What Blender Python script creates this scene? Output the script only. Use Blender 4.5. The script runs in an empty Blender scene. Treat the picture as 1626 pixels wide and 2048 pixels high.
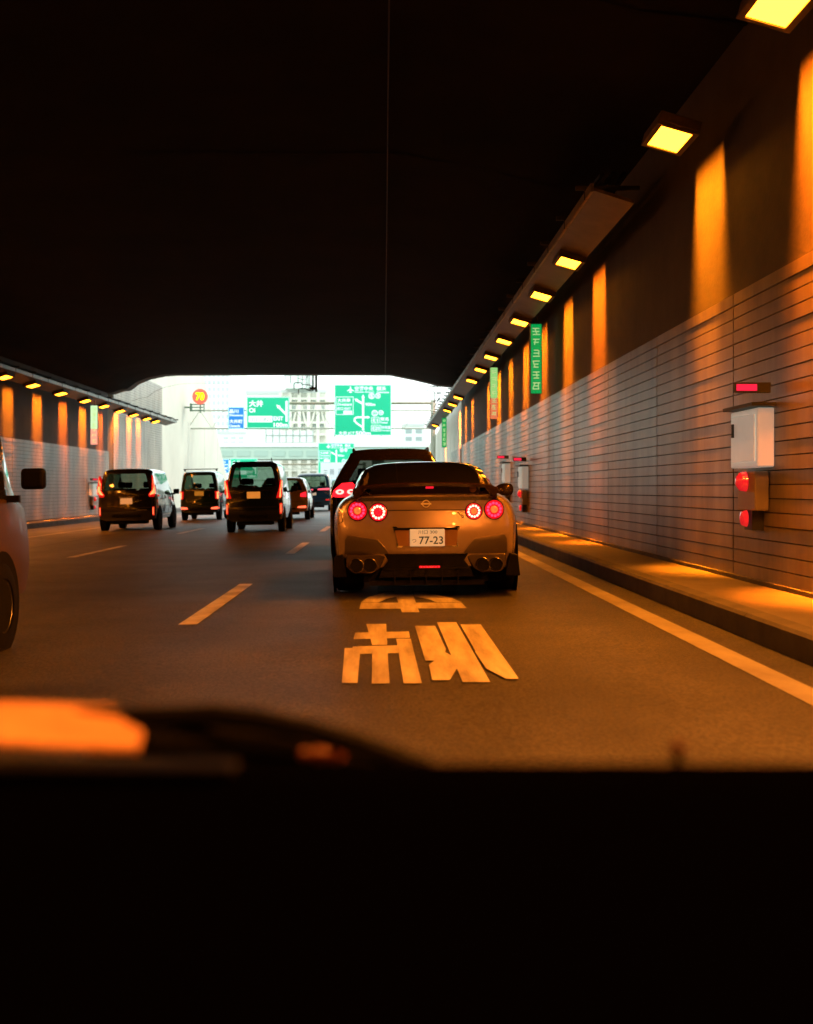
import bpy, bmesh, math, random
from mathutils import Vector, Matrix
from mathutils.bvhtree import BVHTree
random.seed(7)
R = math.radians
sc = bpy.context.scene
COL = sc.collection
# ------------------------------------------------------------------ camera
VX, VY, F, CH = 768.0, 977.0, 2371.0, 1.05        # vanishing point (px of the 1626 photo), focal px, eye height
cd = bpy.data.cameras.new('camera'); cam = bpy.data.objects.new('camera', cd); COL.objects.link(cam)
cam.location = (0, 0, CH); cam.rotation_euler = (R(90), 0, 0)
cd.sensor_fit = 'HORIZONTAL'; cd.sensor_width = 24.0; cd.lens = 24.0*F/1626
cd.shift_x = (813-VX)/1626; cd.shift_y = -(1024-VY)/1626
cd.clip_start = 0.05; cd.clip_end = 4000
cd.dof.use_dof = True; cd.dof.focus_distance = 12.0; cd.dof.aperture_fstop = 2.2
sc.camera = cam
# ------------------------------------------------------------------ world, sun, exposure
SUN_EL, SUN_AZ = 48, 62
w = bpy.data.worlds.new('World'); sc.world = w; w.use_nodes = True
nt = w.node_tree; bg = nt.nodes['Background']
sky = nt.nodes.new('ShaderNodeTexSky'); sky.sky_type = 'NISHITA'; sky.sun_disc = False
sky.sun_elevation = R(SUN_EL); sky.sun_rotation = R(SUN_AZ); sky.dust_density = 4; sky.air_density = 1.2
tc = nt.nodes.new('ShaderNodeTexCoord'); no = nt.nodes.new('ShaderNodeTexNoise'); no.inputs['Scale'].default_value = 2.2; no.inputs['Detail'].default_value = 5
mp = nt.nodes.new('ShaderNodeMapRange'); mp.inputs['From Min'].default_value = .3; mp.inputs['From Max'].default_value = .7
mp.inputs['To Min'].default_value = .75; mp.inputs['To Max'].default_value = .95
mx = nt.nodes.new('ShaderNodeMixRGB'); mx.inputs['Color2'].default_value = (11.0, 12.6, 12.4, 1)
nt.links.new(tc.outputs['Generated'], no.inputs['Vector']); nt.links.new(no.outputs['Fac'], mp.inputs['Value'])
nt.links.new(mp.outputs['Result'], mx.inputs['Fac']); nt.links.new(sky.outputs['Color'], mx.inputs['Color1'])
nt.links.new(mx.outputs['Color'], bg.inputs['Color']); bg.inputs['Strength'].default_value = 0.11
sd = bpy.data.lights.new('sun', 'SUN'); sd.energy = 1.0; sd.angle = R(12); sd.color = (1, .95, .86)
sun = bpy.data.objects.new('sun', sd); COL.objects.link(sun)
az, el = R(SUN_AZ), R(SUN_EL)
sun.rotation_euler = Vector((-math.sin(az)*math.cos(el), -math.cos(az)*math.cos(el), -math.sin(el))).to_track_quat('-Z', 'Y').to_euler()
sc.view_settings.view_transform = 'Standard'; sc.view_settings.look = 'None'
sc.view_settings.exposure = 1.0; sc.view_settings.gamma = 1.0
sc.cycles.use_denoising = True; sc.cycles.max_bounces = 7; sc.cycles.diffuse_bounces = 4; sc.cycles.glossy_bounces = 4
sc.cycles.transparent_max_bounces = 12; sc.cycles.sample_clamp_indirect = 4; sc.cycles.caustics_reflective = False; sc.cycles.caustics_refractive = False
LAMP = 12.0      # radiance of a sodium lamp's diffuser
SPOT = 62.0    # watts of a lamp's wall beam
AREA = 50.0      # watts a lamp throws on the road
SOD = (1.0, .27, .008)
# ------------------------------------------------------------------ helpers
K = .0167        # crossfall of the carriageway
def zs(x): return K*x
def at(px, py, d):                     # a point of the photograph placed at a distance
    return Vector(((px-VX)*d/F, d, CH-(py-VY)*d/F))
def on_road(px, py, dz=0):
    a = (px-VX)/F; b = (py-VY)/F
    d = (CH-dz)/(b+K*a)
    return Vector((a*d, d, zs(a*d)+dz))
MATS = {}
def mat(name, col=(.5,.5,.5), rough=.6, metal=0, coat=0, emis=None, es=0, noise=0, nscale=8, bump=0, bscale=60, spec=.5, alt=None, rnoise=0, stretch=None, trans=0):
    if name in MATS: return MATS[name]
    m = bpy.data.materials.new(name); m.use_nodes = True; n = m.node_tree.nodes; l = m.node_tree.links
    p = n['Principled BSDF']
    p.inputs['Base Color'].default_value = (*col, 1); p.inputs['Roughness'].default_value = rough
    p.inputs['Metallic'].default_value = metal; p.inputs['Coat Weight'].default_value = coat; p.inputs['Coat Roughness'].default_value = .04
    p.inputs['Specular IOR Level'].default_value = spec
    if emis: p.inputs['Emission Color'].default_value = (*emis, 1); p.inputs['Emission Strength'].default_value = es
    if noise or bump or rnoise:
        t = n.new('ShaderNodeTexCoord'); mpn = n.new('ShaderNodeMapping'); l.new(t.outputs['Object'], mpn.inputs['Vector'])
        if stretch: mpn.inputs['Scale'].default_value = stretch
        src = mpn.outputs['Vector']
    if noise:
        a = n.new('ShaderNodeTexNoise'); a.inputs['Scale'].default_value = nscale; a.inputs['Detail'].default_value = 7; a.inputs['Roughness'].default_value = .62
        l.new(src, a.inputs['Vector'])
        r = n.new('ShaderNodeValToRGB'); r.color_ramp.elements[0].position = .32; r.color_ramp.elements[1].position = .68
        c2 = alt or tuple(c*(1-noise) for c in col)
        r.color_ramp.elements[0].color = (*c2, 1); r.color_ramp.elements[1].color = (*[min(1, c*(1+noise*.35)) for c in col], 1)
        l.new(a.outputs['Fac'], r.inputs['Fac']); l.new(r.outputs['Color'], p.inputs['Base Color'])
    if rnoise:
        a = n.new('ShaderNodeTexNoise'); a.inputs['Scale'].default_value = nscale*.7; a.inputs['Detail'].default_value = 4; l.new(src, a.inputs['Vector'])
        q = n.new('ShaderNodeMapRange'); q.inputs['To Min'].default_value = rough-rnoise; q.inputs['To Max'].default_value = rough+rnoise
        l.new(a.outputs['Fac'], q.inputs['Value']); l.new(q.outputs['Result'], p.inputs['Roughness'])
    if bump:
        a = n.new('ShaderNodeTexNoise'); a.inputs['Scale'].default_value = bscale; a.inputs['Detail'].default_value = 3; l.new(src, a.inputs['Vector'])
        b = n.new('ShaderNodeBump'); b.inputs['Strength'].default_value = bump; b.inputs['Distance'].default_value = .01
        l.new(a.outputs['Fac'], b.inputs['Height']); l.new(b.outputs['Normal'], p.inputs['Normal'])
    MATS[name] = m; return m
def emat(name, col, s):
    if name in MATS: return MATS[name]
    m = bpy.data.materials.new(name); m.use_nodes = True; n = m.node_tree.nodes; n.remove(n['Principled BSDF'])
    e = n.new('ShaderNodeEmission'); e.inputs['Color'].default_value = (*col, 1); e.inputs['Strength'].default_value = s
    m.node_tree.links.new(e.outputs[0], n['Material Output'].inputs[0]); MATS[name] = m; return m
def glassmat(name, tint, refl=.12):
    if name in MATS: return MATS[name]
    m = bpy.data.materials.new(name); m.use_nodes = True; n = m.node_tree.nodes; l = m.node_tree.links; n.remove(n['Principled BSDF'])
    t = n.new('ShaderNodeBsdfTransparent'); t.inputs['Color'].default_value = (*tint, 1)
    g = n.new('ShaderNodeBsdfGlossy'); g.inputs['Roughness'].default_value = .03
    f = n.new('ShaderNodeFresnel'); f.inputs['IOR'].default_value = 1.5
    a = n.new('ShaderNodeMixShader'); ge = n.new('ShaderNodeNewGeometry'); mu = n.new('ShaderNodeMath'); mu.operation = 'MULTIPLY'; sb = n.new('ShaderNodeMath'); sb.operation = 'SUBTRACT'; sb.inputs[0].default_value = 1; l.new(ge.outputs['Backfacing'], sb.inputs[1]); l.new(f.outputs[0], mu.inputs[0]); l.new(sb.outputs[0], mu.inputs[1]); l.new(mu.outputs[0], a.inputs[0]); l.new(t.outputs[0], a.inputs[1]); l.new(g.outputs[0], a.inputs[2])
    l.new(a.outputs[0], n['Material Output'].inputs[0]); MATS[name] = m; return m
class MB:
    def __init__(s): s.v = []; s.f = []
    def quad(s, *p):
        i = len(s.v); s.v += [tuple(q) for q in p]; s.f.append(tuple(range(i, i+len(p)))); return s
    def box(s, c, d, M=None):
        cx, cy, cz = c; dx, dy, dz = d[0]/2, d[1]/2, d[2]/2; i = len(s.v)
        for sx, sy, sz in ((-1,-1,-1),(1,-1,-1),(1,1,-1),(-1,1,-1),(-1,-1,1),(1,-1,1),(1,1,1),(-1,1,1)):
            v = Vector((sx*dx, sy*dy, sz*dz))
            if M is not None: v = M @ v
            s.v.append((cx+v[0], cy+v[1], cz+v[2]))
        for f in ((0,3,2,1),(4,5,6,7),(0,1,5,4),(1,2,6,5),(2,3,7,6),(3,0,4,7)): s.f.append(tuple(i+k for k in f))
        return s
    def tube(s, pts, r, n=8, caps=True):
        pts = [Vector(p) for p in pts]; base = len(s.v); u = None
        for j, p in enumerate(pts):
            t = (pts[min(j+1, len(pts)-1)]-pts[max(j-1, 0)]).normalized()
            if u is None: u = t.orthogonal().normalized()
            u = (u - t*u.dot(t)).normalized(); v = t.cross(u)
            rr = r[j] if isinstance(r, (list, tuple)) else r
            for a in range(n):
                an = 2*math.pi*a/n; q = p+(u*math.cos(an)+v*math.sin(an))*rr; s.v.append(tuple(q))
        for j in range(len(pts)-1):
            for a in range(n):
                b = (a+1) % n; s.f.append((base+j*n+a, base+j*n+b, base+(j+1)*n+b, base+(j+1)*n+a))
        if caps: s.f.append(tuple(base+a for a in range(n))[::-1]); s.f.append(tuple(base+(len(pts)-1)*n+a for a in range(n)))
        return s
    def grid(s, rows):
        b = len(s.v); m = len(rows[0])
        for r in rows: s.v += [tuple(q) for q in r]
        for j in range(len(rows)-1):
            for a in range(m-1): s.f.append((b+j*m+a, b+j*m+a+1, b+(j+1)*m+a+1, b+(j+1)*m+a))
        return s
    def prism(s, poly, axis, a0, a1):      # poly = 2D points, extruded along axis 'y' (x,z) or 'z' (x,y) or 'x' (y,z)
        def mk(p, a): return {'y': (p[0], a, p[1]), 'z': (p[0], p[1], a), 'x': (a, p[0], p[1])}[axis]
        i = len(s.v); n = len(poly); s.v += [mk(p, a0) for p in poly]+[mk(p, a1) for p in poly]
        s.f.append(tuple(range(i, i+n))); s.f.append(tuple(range(i+n, i+2*n))[::-1])
        for k in range(n): s.f.append((i+k, i+n+k, i+n+(k+1) % n, i+(k+1) % n))
        return s
    def lathe(s, prof, c, axis='x', n=28):   # prof = (along, radius)
        b = len(s.v); m = len(prof)
        for a in range(n):
            an = 2*math.pi*a/n
            for t, r in prof:
                y, z = r*math.cos(an), r*math.sin(an)
                s.v.append((c[0]+t, c[1]+y, c[2]+z) if axis == 'x' else (c[0]+y, c[1]+t, c[2]+z))
        for a in range(n):
            for k in range(m-1): s.f.append((b+a*m+k, b+a*m+k+1, b+((a+1) % n)*m+k+1, b+((a+1) % n)*m+k))
        return s
    def build(s, name, m, parent=None, smooth=False, bevel=0, sub=0):
        me = bpy.data.meshes.new(name); me.from_pydata(s.v, [], s.f)
        bm = bmesh.new(); bm.from_mesh(me); bmesh.ops.remove_doubles(bm, verts=bm.verts, dist=1e-5)
        bmesh.ops.recalc_face_normals(bm, faces=bm.faces); bm.to_mesh(me); bm.free()
        me.materials.append(m); o = bpy.data.objects.new(name, me); COL.objects.link(o); o.parent = parent
        if smooth:
            me.shade_smooth()
            try: me.set_sharp_from_angle(angle=R(38))
            except Exception: pass
        if bevel:
            b = o.modifiers.new('bevel', 'BEVEL'); b.width = bevel; b.segments = 3; b.limit_method = 'ANGLE'
        if sub:
            b = o.modifiers.new('subsurf', 'SUBSURF'); b.levels = sub; b.render_levels = sub
        return o
def tag(o, label=None, cat=None, group=None, kind=None):
    if label: o['label'] = label
    if cat: o['category'] = cat
    if group: o['group'] = group
    if kind: o['kind'] = kind
    return o
def thing(name, label, cat, loc=(0,0,0), rot=(0,0,0), group=None):
    o = bpy.data.objects.new(name, None); o.empty_display_size = .2; COL.objects.link(o); o.location = loc; o.rotation_euler = rot
    return tag(o, label, cat, group)
def kids(o): return [c for c in bpy.data.objects if c.parent == o]
def copy_tree(o, parent=None):
    c = o.copy(); COL.objects.link(c); c.parent = parent
    for ch in kids(o): copy_tree(ch, c)
    return c
ORD = ['first','second','third','fourth','fifth','sixth','seventh','eighth','ninth','tenth','eleventh','twelfth','thirteenth','fourteenth','fifteenth','sixteenth','seventeenth','eighteenth','nineteenth','twentieth','twenty-first','twenty-second','twenty-third','twenty-fourth']
_tc = {}
def text_geo(body, bold=0.0):
    key = (body, bold)
    if key not in _tc:
        c = bpy.data.curves.new('t', 'FONT'); c.body = body; c.offset = bold; c.resolution_u = 3
        o = bpy.data.objects.new('t', c); COL.objects.link(o); bpy.context.view_layer.update()
        me = bpy.data.meshes.new_from_object(o.evaluated_get(bpy.context.evaluated_depsgraph_get()))
        vs = [v.co.copy() for v in me.vertices]; fs = [tuple(p.vertices) for p in me.polygons]
        bpy.data.objects.remove(o); bpy.data.curves.remove(c); bpy.data.meshes.remove(me); _tc[key] = (vs, fs)
    return _tc[key]
def put_text(mb, body, x0, z0, x1, z1, y, bold=0.012):    # fits the text in a box of the xz plane, facing -Y
    vs, fs = text_geo(body, bold)
    ax, bx = min(v.x for v in vs), max(v.x for v in vs); ay, by = min(v.y for v in vs), max(v.y for v in vs)
    i = len(mb.v)
    for v in vs: mb.v.append((x0+(v.x-ax)/(bx-ax)*(x1-x0), y, z0+(v.y-ay)/(by-ay)*(z1-z0)))
    mb.f += [tuple(i+k for k in f) for f in fs]
# ------------------------------------------------------------------ materials
asphalt = mat('asphalt', (.062,.06,.056), .5, noise=.35, nscale=1.3, bump=.5, bscale=190, spec=.45, rnoise=.08)
def wear(m):
    n = m.node_tree.nodes; l = m.node_tree.links; p = n['Principled BSDF']; src = p.inputs['Base Color'].links[0].from_socket
    t = n.new('ShaderNodeTexCoord')
    def layer(scale, nsc, lo, hi, c0, c1, src, detail=6):
        mpn = n.new('ShaderNodeMapping'); mpn.inputs['Scale'].default_value = scale; l.new(t.outputs['Object'], mpn.inputs['Vector'])
        a = n.new('ShaderNodeTexNoise'); a.inputs['Scale'].default_value = nsc; a.inputs['Detail'].default_value = detail; l.new(mpn.outputs['Vector'], a.inputs['Vector'])
        r = n.new('ShaderNodeValToRGB'); r.color_ramp.elements[0].position = lo; r.color_ramp.elements[1].position = hi
        r.color_ramp.elements[0].color = (c0,c0,c0,1); r.color_ramp.elements[1].color = (c1,c1,c1,1); l.new(a.outputs['Fac'], r.inputs['Fac'])
        x = n.new('ShaderNodeMixRGB'); x.blend_type = 'MULTIPLY'; x.inputs['Fac'].default_value = 1; l.new(src, x.inputs['Color1']); l.new(r.outputs['Color'], x.inputs['Color2']); return x.outputs['Color']
    src = layer((1.1,.03,1), 1.0, .35, .65, .72, 1.2, src)
    src = layer((1,.5,1), 60, .38, .62, .55, 1.5, src, 2)
    src = layer((1,1,1), .35, .45, .5, .85, 1.05, src, 2)
    l.new(src, p.inputs['Base Color'])
wear(asphalt)
asphalt_out = asphalt
paint_w = mat('road_paint', (.62,.60,.55), .55, noise=.55, nscale=2.6, bump=.3, bscale=150, alt=(.27,.26,.23))
paint_edge = mat('edge_line_paint', (.30,.29,.26), .6, noise=.5, nscale=2.2, alt=(.19,.18,.16), stretch=(1,.5,1))
paint_fig = mat('road_figure_paint', (.52,.49,.43), .55, noise=.6, nscale=7, bump=.3, bscale=150, alt=(.24,.22,.19), stretch=(1,.12,1))
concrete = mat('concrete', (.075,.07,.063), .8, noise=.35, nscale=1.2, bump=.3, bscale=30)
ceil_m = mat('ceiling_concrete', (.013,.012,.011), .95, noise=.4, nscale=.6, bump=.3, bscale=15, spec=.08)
concrete_out = mat('pale_concrete', (.61,.61,.52), .75, noise=.12, nscale=.35)
kerb_m = mat('kerb_concrete', (.10,.095,.085), .8, noise=.4, nscale=3)
walk_m = mat('walkway_concrete', (.13,.12,.105), .7, noise=.3, nscale=2.5, bump=.3, bscale=60)
panel_m = mat('enamel_panel', (.30,.27,.215), .40, noise=.5, nscale=1.1, rnoise=.10, spec=.42, stretch=(1,1.5,.3))
dark_gap = mat('panel_gap', (.03,.028,.025), .8)
steel = mat('galvanised_steel', (.32,.31,.29), .45, metal=.6, noise=.3, nscale=3)
dark_steel = mat('dark_steel', (.05,.055,.045), .6, metal=.3)
lamp_m = emat('sodium_diffuser', SOD, LAMP)
housing_m = mat('lamp_housing', (.12,.10,.08), .55, metal=.4)
black_plastic = mat('black_plastic', (.006,.006,.006), .5, spec=.12)
rubber = mat('rubber', (.008,.008,.008), .9, spec=.15)
rim_m = mat('alloy_rim', (.25,.25,.26), .3, metal=.9)
red_on = emat('lit_red_lens', (1,.012,.02), 1.1)
red_hot = emat('bright_red_element', (1,.10,.03), 3)
red_soft = mat('red_lens', (.45,.01,.012), .15, coat=1, emis=(1,.012,.01), es=.28)
white_led = emat('pink_white_led', (1,.35,.3), 1.3)
glass_t = glassmat('tinted_glass', (.20,.27,.21))
glass_d = mat('dark_glass', (.012,.011,.010), .04, coat=1)
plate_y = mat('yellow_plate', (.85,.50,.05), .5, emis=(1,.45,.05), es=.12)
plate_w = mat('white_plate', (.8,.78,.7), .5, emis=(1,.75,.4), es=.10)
ink = mat('plate_ink', (.03,.05,.03), .6)
interior = mat('cabin_trim', (.02,.02,.02), .9)
chrome = mat('chrome', (.7,.7,.7), .12, metal=1)
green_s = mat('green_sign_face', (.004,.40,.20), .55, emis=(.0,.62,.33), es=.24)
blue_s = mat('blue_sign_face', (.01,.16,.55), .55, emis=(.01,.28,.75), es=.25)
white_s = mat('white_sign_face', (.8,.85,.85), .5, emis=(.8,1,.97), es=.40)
# ------------------------------------------------------------------ ground, road, kerbs
XL, XR = -11.65, 3.32          # inner faces of the tunnel walls
KL, KR = -10.8, 2.43           # kerb lines
Y0, YP = -24.0, 50.0           # added rear bulkhead, mouth of the tunnel
def dip(y):                    # the carriageway drops beyond the tunnel mouth
    t = min(max((y-78)/40, 0), 1); return -1.9*t*t*(3-2*t)
g = MB().quad((-3000,-500,-2.3),(3000,-500,-2.3),(3000,3500,-2.3),(-3000,3500,-2.3)).build('ground', mat('ground_earth', (.25,.25,.22), .9, noise=.3, nscale=.05)); tag(g, kind='structure')
ys = [Y0]+[i*2.0 for i in range(-11, 60)]+[125,150,200,320,900]
rd = MB(); rd.grid([[(x, y, zs(x)+dip(y)) for x in (KL-.05, -8,-5,-2,1,KR+.05)] for y in ys]); tag(rd.build('road', asphalt), kind='structure')
for nm, a, b in (('walkway', XL-.3, KL), ('walkway', KR, XR+.3)):
    m = MB(); yy = [y for y in ys if y <= 125]
    kx0, kx1 = (a, b-.14) if a < -5 else (a+.14, b)
    m.grid([[(kx0, y, zs(kx0)+.165+dip(y)), (kx1, y, zs(kx1)+.165+dip(y))] for y in yy]); tag(m.build(nm, walk_m), kind='structure')
    k0, k1 = (b-.14, b) if a < -5 else (a, a+.14); face = k1 if a < -5 else k0; back = k0 if a < -5 else k1
    m = MB(); o_ = .02 if a > -5 else -.02; yk = Y0
    while yk < 124:                                              # kerb stones two metres long with open joints
        st_ = 2.0 if yk < 78 else 1.0; q = (yk+.006, yk+st_-.006); j_ = random.uniform(-.003, .003)
        m.grid([[(back, y, zs(back)-.05+dip(y)) if e else (face+j_, y, zs(face)-.05+dip(y)), (face+j_, y, zs(face)+.148+dip(y)), (face+j_+o_, y, zs(face)+.17+dip(y)), (back, y, zs(back)+.172+dip(y)), (back, y, zs(back)-.05+dip(y))] for y in q for e in (0,)])
        yk += st_
    tag(m.build('kerb', kerb_m), kind='structure')
def strip(x0, x1, y0, y1, dz=.004, n=None):
    m = MB(); n = n or max(1, int((y1-y0)/2)); rows = []
    for i in range(n+1):
        y = y0+(y1-y0)*i/n; rows.append([(x0, y, zs(x0)+dz+dip(y)), (x1, y, zs(x1)+dz+dip(y))])
    return m.grid(rows)
tag(strip(-6.9, -6.87, Y0+.5, 118, .003, 70).build('tar_seam', dark_gap), 'thin dark tar seam running along the far left lane', 'road seam')
tag(strip(2.0, 2.17, Y0+.5, 118, n=70).build('edge_line', paint_edge), 'long solid white edge line beside the right kerb', 'lane marking')
tag(strip(-8.75, -8.58, Y0+.5, 118, n=70).build('edge_line', paint_edge), 'long solid white edge line beside the left kerb', 'lane marking')
for nm, xc, y0s, txt in (('lane_dash', -1.55, 9.35, 'dashed line left of the coupe'), ('lane_dash', -5.15, 12.9, 'dashed line nearer the left wall')):
    for i in range(9):
        y0 = y0s+i*10.15 if xc > -5 else y0s+i*10.15+6.6
        if y0 > 100: continue
        o = strip(xc-.075, xc+.075, y0, y0+4.0).build(nm, paint_w)
        tag(o, f'{ORD[i]} white dash ahead in the {txt}', 'lane marking', 'white lane dashes')
# worn painted characters on our lane
fig = MB()
def fp(x, y): return on_road(680+x/4.279, 1160+y/4.279)
figs = [ [(450,60),(600,60),(680,280),(530,280)], [(180,198),(1040,198),(1085,245),(165,252)], [(490,108),(380,112),(240,150),(180,196),(330,196),(400,165),(490,145)], [(630,108),(720,110),(960,160),(1040,196),(830,196),(760,170),(640,145)], [(330,60),(960,60),(985,100),(330,100)]]
figs2 = [ [(225,380),(395,380),(405,560),(275,560)], [(130,455),(590,445),(600,500),(115,512)], [(110,575),(608,562),(614,630),(95,640)], [(40,590),(175,590),(150,890),(15,890)], [(275,600),(405,600),(425,895),(272,895)], [(480,510),(605,510),(700,895),(545,895)],
 [(640,400),(815,400),(905,600),(885,700),(730,700)], [(830,370),(995,370),(1285,885),(1050,885)], [(1030,390),(1205,390),(1420,700),(1160,620)], [(760,740),(900,630),(960,660),(1000,770),(940,870),(790,870)], [(1150,620),(1260,640),(1420,700),(1530,860),(1420,860),(1250,770)]]
for nm, L, lb in (('road_character', figs, 'worn painted character just behind the bronze coupe'), ('road_character', figs2, 'large worn painted characters nearest the camera in our lane')):
    fig = MB()
    for j, poly in enumerate(L):
        fig.quad(*[tuple(fp(*p)+Vector((0,0,.004+.0006*j))) for p in poly])
    tag(fig.build(nm, paint_fig), lb, 'road marking', 'painted characters on the lane')
# ------------------------------------------------------------------ the tunnel
tun = thing('tunnel', 'road tunnel with enamel panelled walls under a dark concrete ceiling', 'tunnel', (0,0,0))
def wallbox(mb, x0, x1, z0, z1, y0, y1): mb.box(((x0+x1)/2, (y0+y1)/2, (z0+z1)/2), (abs(x1-x0), y1-y0, z1-z0))
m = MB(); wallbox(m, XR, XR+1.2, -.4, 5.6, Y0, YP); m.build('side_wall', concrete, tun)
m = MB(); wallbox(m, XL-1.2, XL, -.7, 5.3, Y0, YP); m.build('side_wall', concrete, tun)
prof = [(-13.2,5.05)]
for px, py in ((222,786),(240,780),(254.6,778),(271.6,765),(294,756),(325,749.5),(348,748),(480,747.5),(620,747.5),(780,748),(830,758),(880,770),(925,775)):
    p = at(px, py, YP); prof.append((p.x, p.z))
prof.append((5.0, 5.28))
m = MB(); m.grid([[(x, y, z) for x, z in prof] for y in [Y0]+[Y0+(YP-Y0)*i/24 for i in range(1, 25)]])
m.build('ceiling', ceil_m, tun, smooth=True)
m = MB(); ctop = prof+[(5.0, 9.5), (-13.2, 9.5)]                 # headwall over the mouth, built high to stop light leaking in
m.prism([(x, z) for x, z in ctop], 'y', YP-.001, YP+.8); m.build('headwall', concrete, tun)
m = MB(); wallbox(m, -13.2, 5, -.7, 7, Y0-.5, Y0); m.build('sky_block', ceil_m, tun)  # unseen end cap added to keep sky light out
m = MB()                                                            # ceiling joints: thin ribs across, and one cable
for i in range(1, 12):
    y = i*6.2-14
    for j in range(len(prof)-1):
        (x0, z0), (x1, z1) = prof[j], prof[j+1]; m.quad((x0, y, z0-.02), (x1, y, z1-.02), (x1, y+.07, z1-.02), (x0, y+.07, z0-.02))
m.build('ceiling_joint', ceil_m, tun)
m = MB(); m.tube([(0.05, y, 5.83+.02*math.sin(y)) for y in range(6, 51, 2)], .009, 6); m.build('ceiling_cable', dark_steel, tun)
PT = 2.82                                                          # top of the panelling
def panels(side, y0, y1, top=PT):
    m = MB(); x = XR-.05 if side > 0 else XL+.05; back = XR-.012 if side > 0 else XL+.012
    zb = .20; n = round((top-zb)/.1165); st = (top-zb)/n; y = y0
    while y < y1-.1:
        L = min(3.1, y1-y)
        for i in range(n):
            if random.random() < .012: dx = .004*side
            else: dx = random.uniform(-.0015, .0015)
            z = zb+i*st+zs(x); wallbox(m, x+dx, back, z, z+st-.0095, y+.012, y+L-.012)
        y += L
    return m.build('panel_cladding', panel_m, tun)
m = MB(); wallbox(m, XR-.012, XR-.002, .15, PT, Y0+.2, YP-.01); m.build('panel_backing', dark_gap, tun)
m = MB(); wallbox(m, XL+.002, XL+.012, -.1, PT-.2, Y0+.2, YP-.01); m.build('panel_backing', dark_gap, tun)
panels(1, Y0+1, YP); panels(-1, 6, YP)
for side in (1, -1):                                                # gutter at the wall foot, top rail
    x = XR if side > 0 else XL; m = MB()
    wallbox(m, x-.09*side, x-.001*side, zs(x)+.12, zs(x)+.20, Y0+.2, YP); m.build('wall_foot', kerb_m, tun)
# openings: pale service doors in the right wall
# ------------------------------------------------------------------ retaining walls beyond the mouth
def panel_rows(m, x, back, y0, y1, z0, ztop):
    st = .1165; n = int((ztop-z0)/st)
    for i in range(n): wallbox(m, x, back, z0+i*st, z0+(i+1)*st-.012, y0, y1)
lw = thing('retaining_wall', 'tall pale retaining wall beyond the tunnel mouth on the left, its top falling away', 'wall', (XL, YP, 0))
m = MB(); prof2 = [(YP+.81,-2.4),(YP+.81,9.6),(72,9.6),(76,8.6),(82.6,4.95),(85,3.6),(88.7,1.4),(90.5,-2.4)]
o = m.prism([(a-YP, b) for a, b in prof2], 'x', -1.0, 0).build('wall_body', concrete_out, lw)
m = MB(); panel_rows(m, .05, .001, .85, 12.0, .1, 6.4); m.build('panel_cladding', panel_m, lw)
m = MB()
for y in (20.5, 27, 33): m.box((.004, y-.0, 2.5), (.006, .03, 5))
m.build('wall_joint', mat('joint', (.4,.4,.36), .8), lw)
rw = thing('retaining_wall', 'low pale concrete retaining wall beyond the tunnel mouth on the right', 'wall', (XR, YP, 0))
m = MB(); m.prism([(.81,-2.4),(.81,5.0),(21,5.0),(21.5,4.6),(42,4.1),(44,3.0),(46,-2.4)], 'x', 0, .8).build('wall_body', concrete_out, rw)
m = MB(); panel_rows(m, -.05, -.001, .85, 8, .25, PT); m.build('panel_cladding', panel_m, rw)
# ------------------------------------------------------------------ lamps and their trays
def make_lamp(side, label):
    x = 2.72 if side > 0 else -10.62
    r = thing('tunnel_lamp', label, 'lamp', (x, 0, 4.33+zs(x)), (0, R(16)*side, 0), 'sodium lamps along the right wall' if side > 0 else 'sodium lamps along the left wall')
    h = MB(); h.box((0,0,.07), (.40,.72,.10)); h.build('housing', housing_m, r, bevel=.012)
    f = MB(); W, L = .40, .72
    for cx, cy, dx, dy in ((-.175,0,.05,.72),(.175,0,.05,.72),(0,-.335,.298,.05),(0,.335,.298,.05)): f.box((cx,cy,.006), (dx,dy,.026))
    f.build('bezel', housing_m, r)
    d = MB().box((0,0,.012), (.298,.618,.01)); d.build('diffuser', lamp_m, r)
    return r
RY = [8.15,11.3,17.5,20.55,23.8,26.9,30.2,33.4,36.8,43.6,47.2,50.9,63.0]
RYh = [-7.4,-4.3,-1.2,1.9,5.0]
LY = [33.2,35.9,39.0,42.2,45.0,47.8,50.4,53.1,55.2]
LYh = [33.2-2.9*i for i in range(1, 13)]
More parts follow.
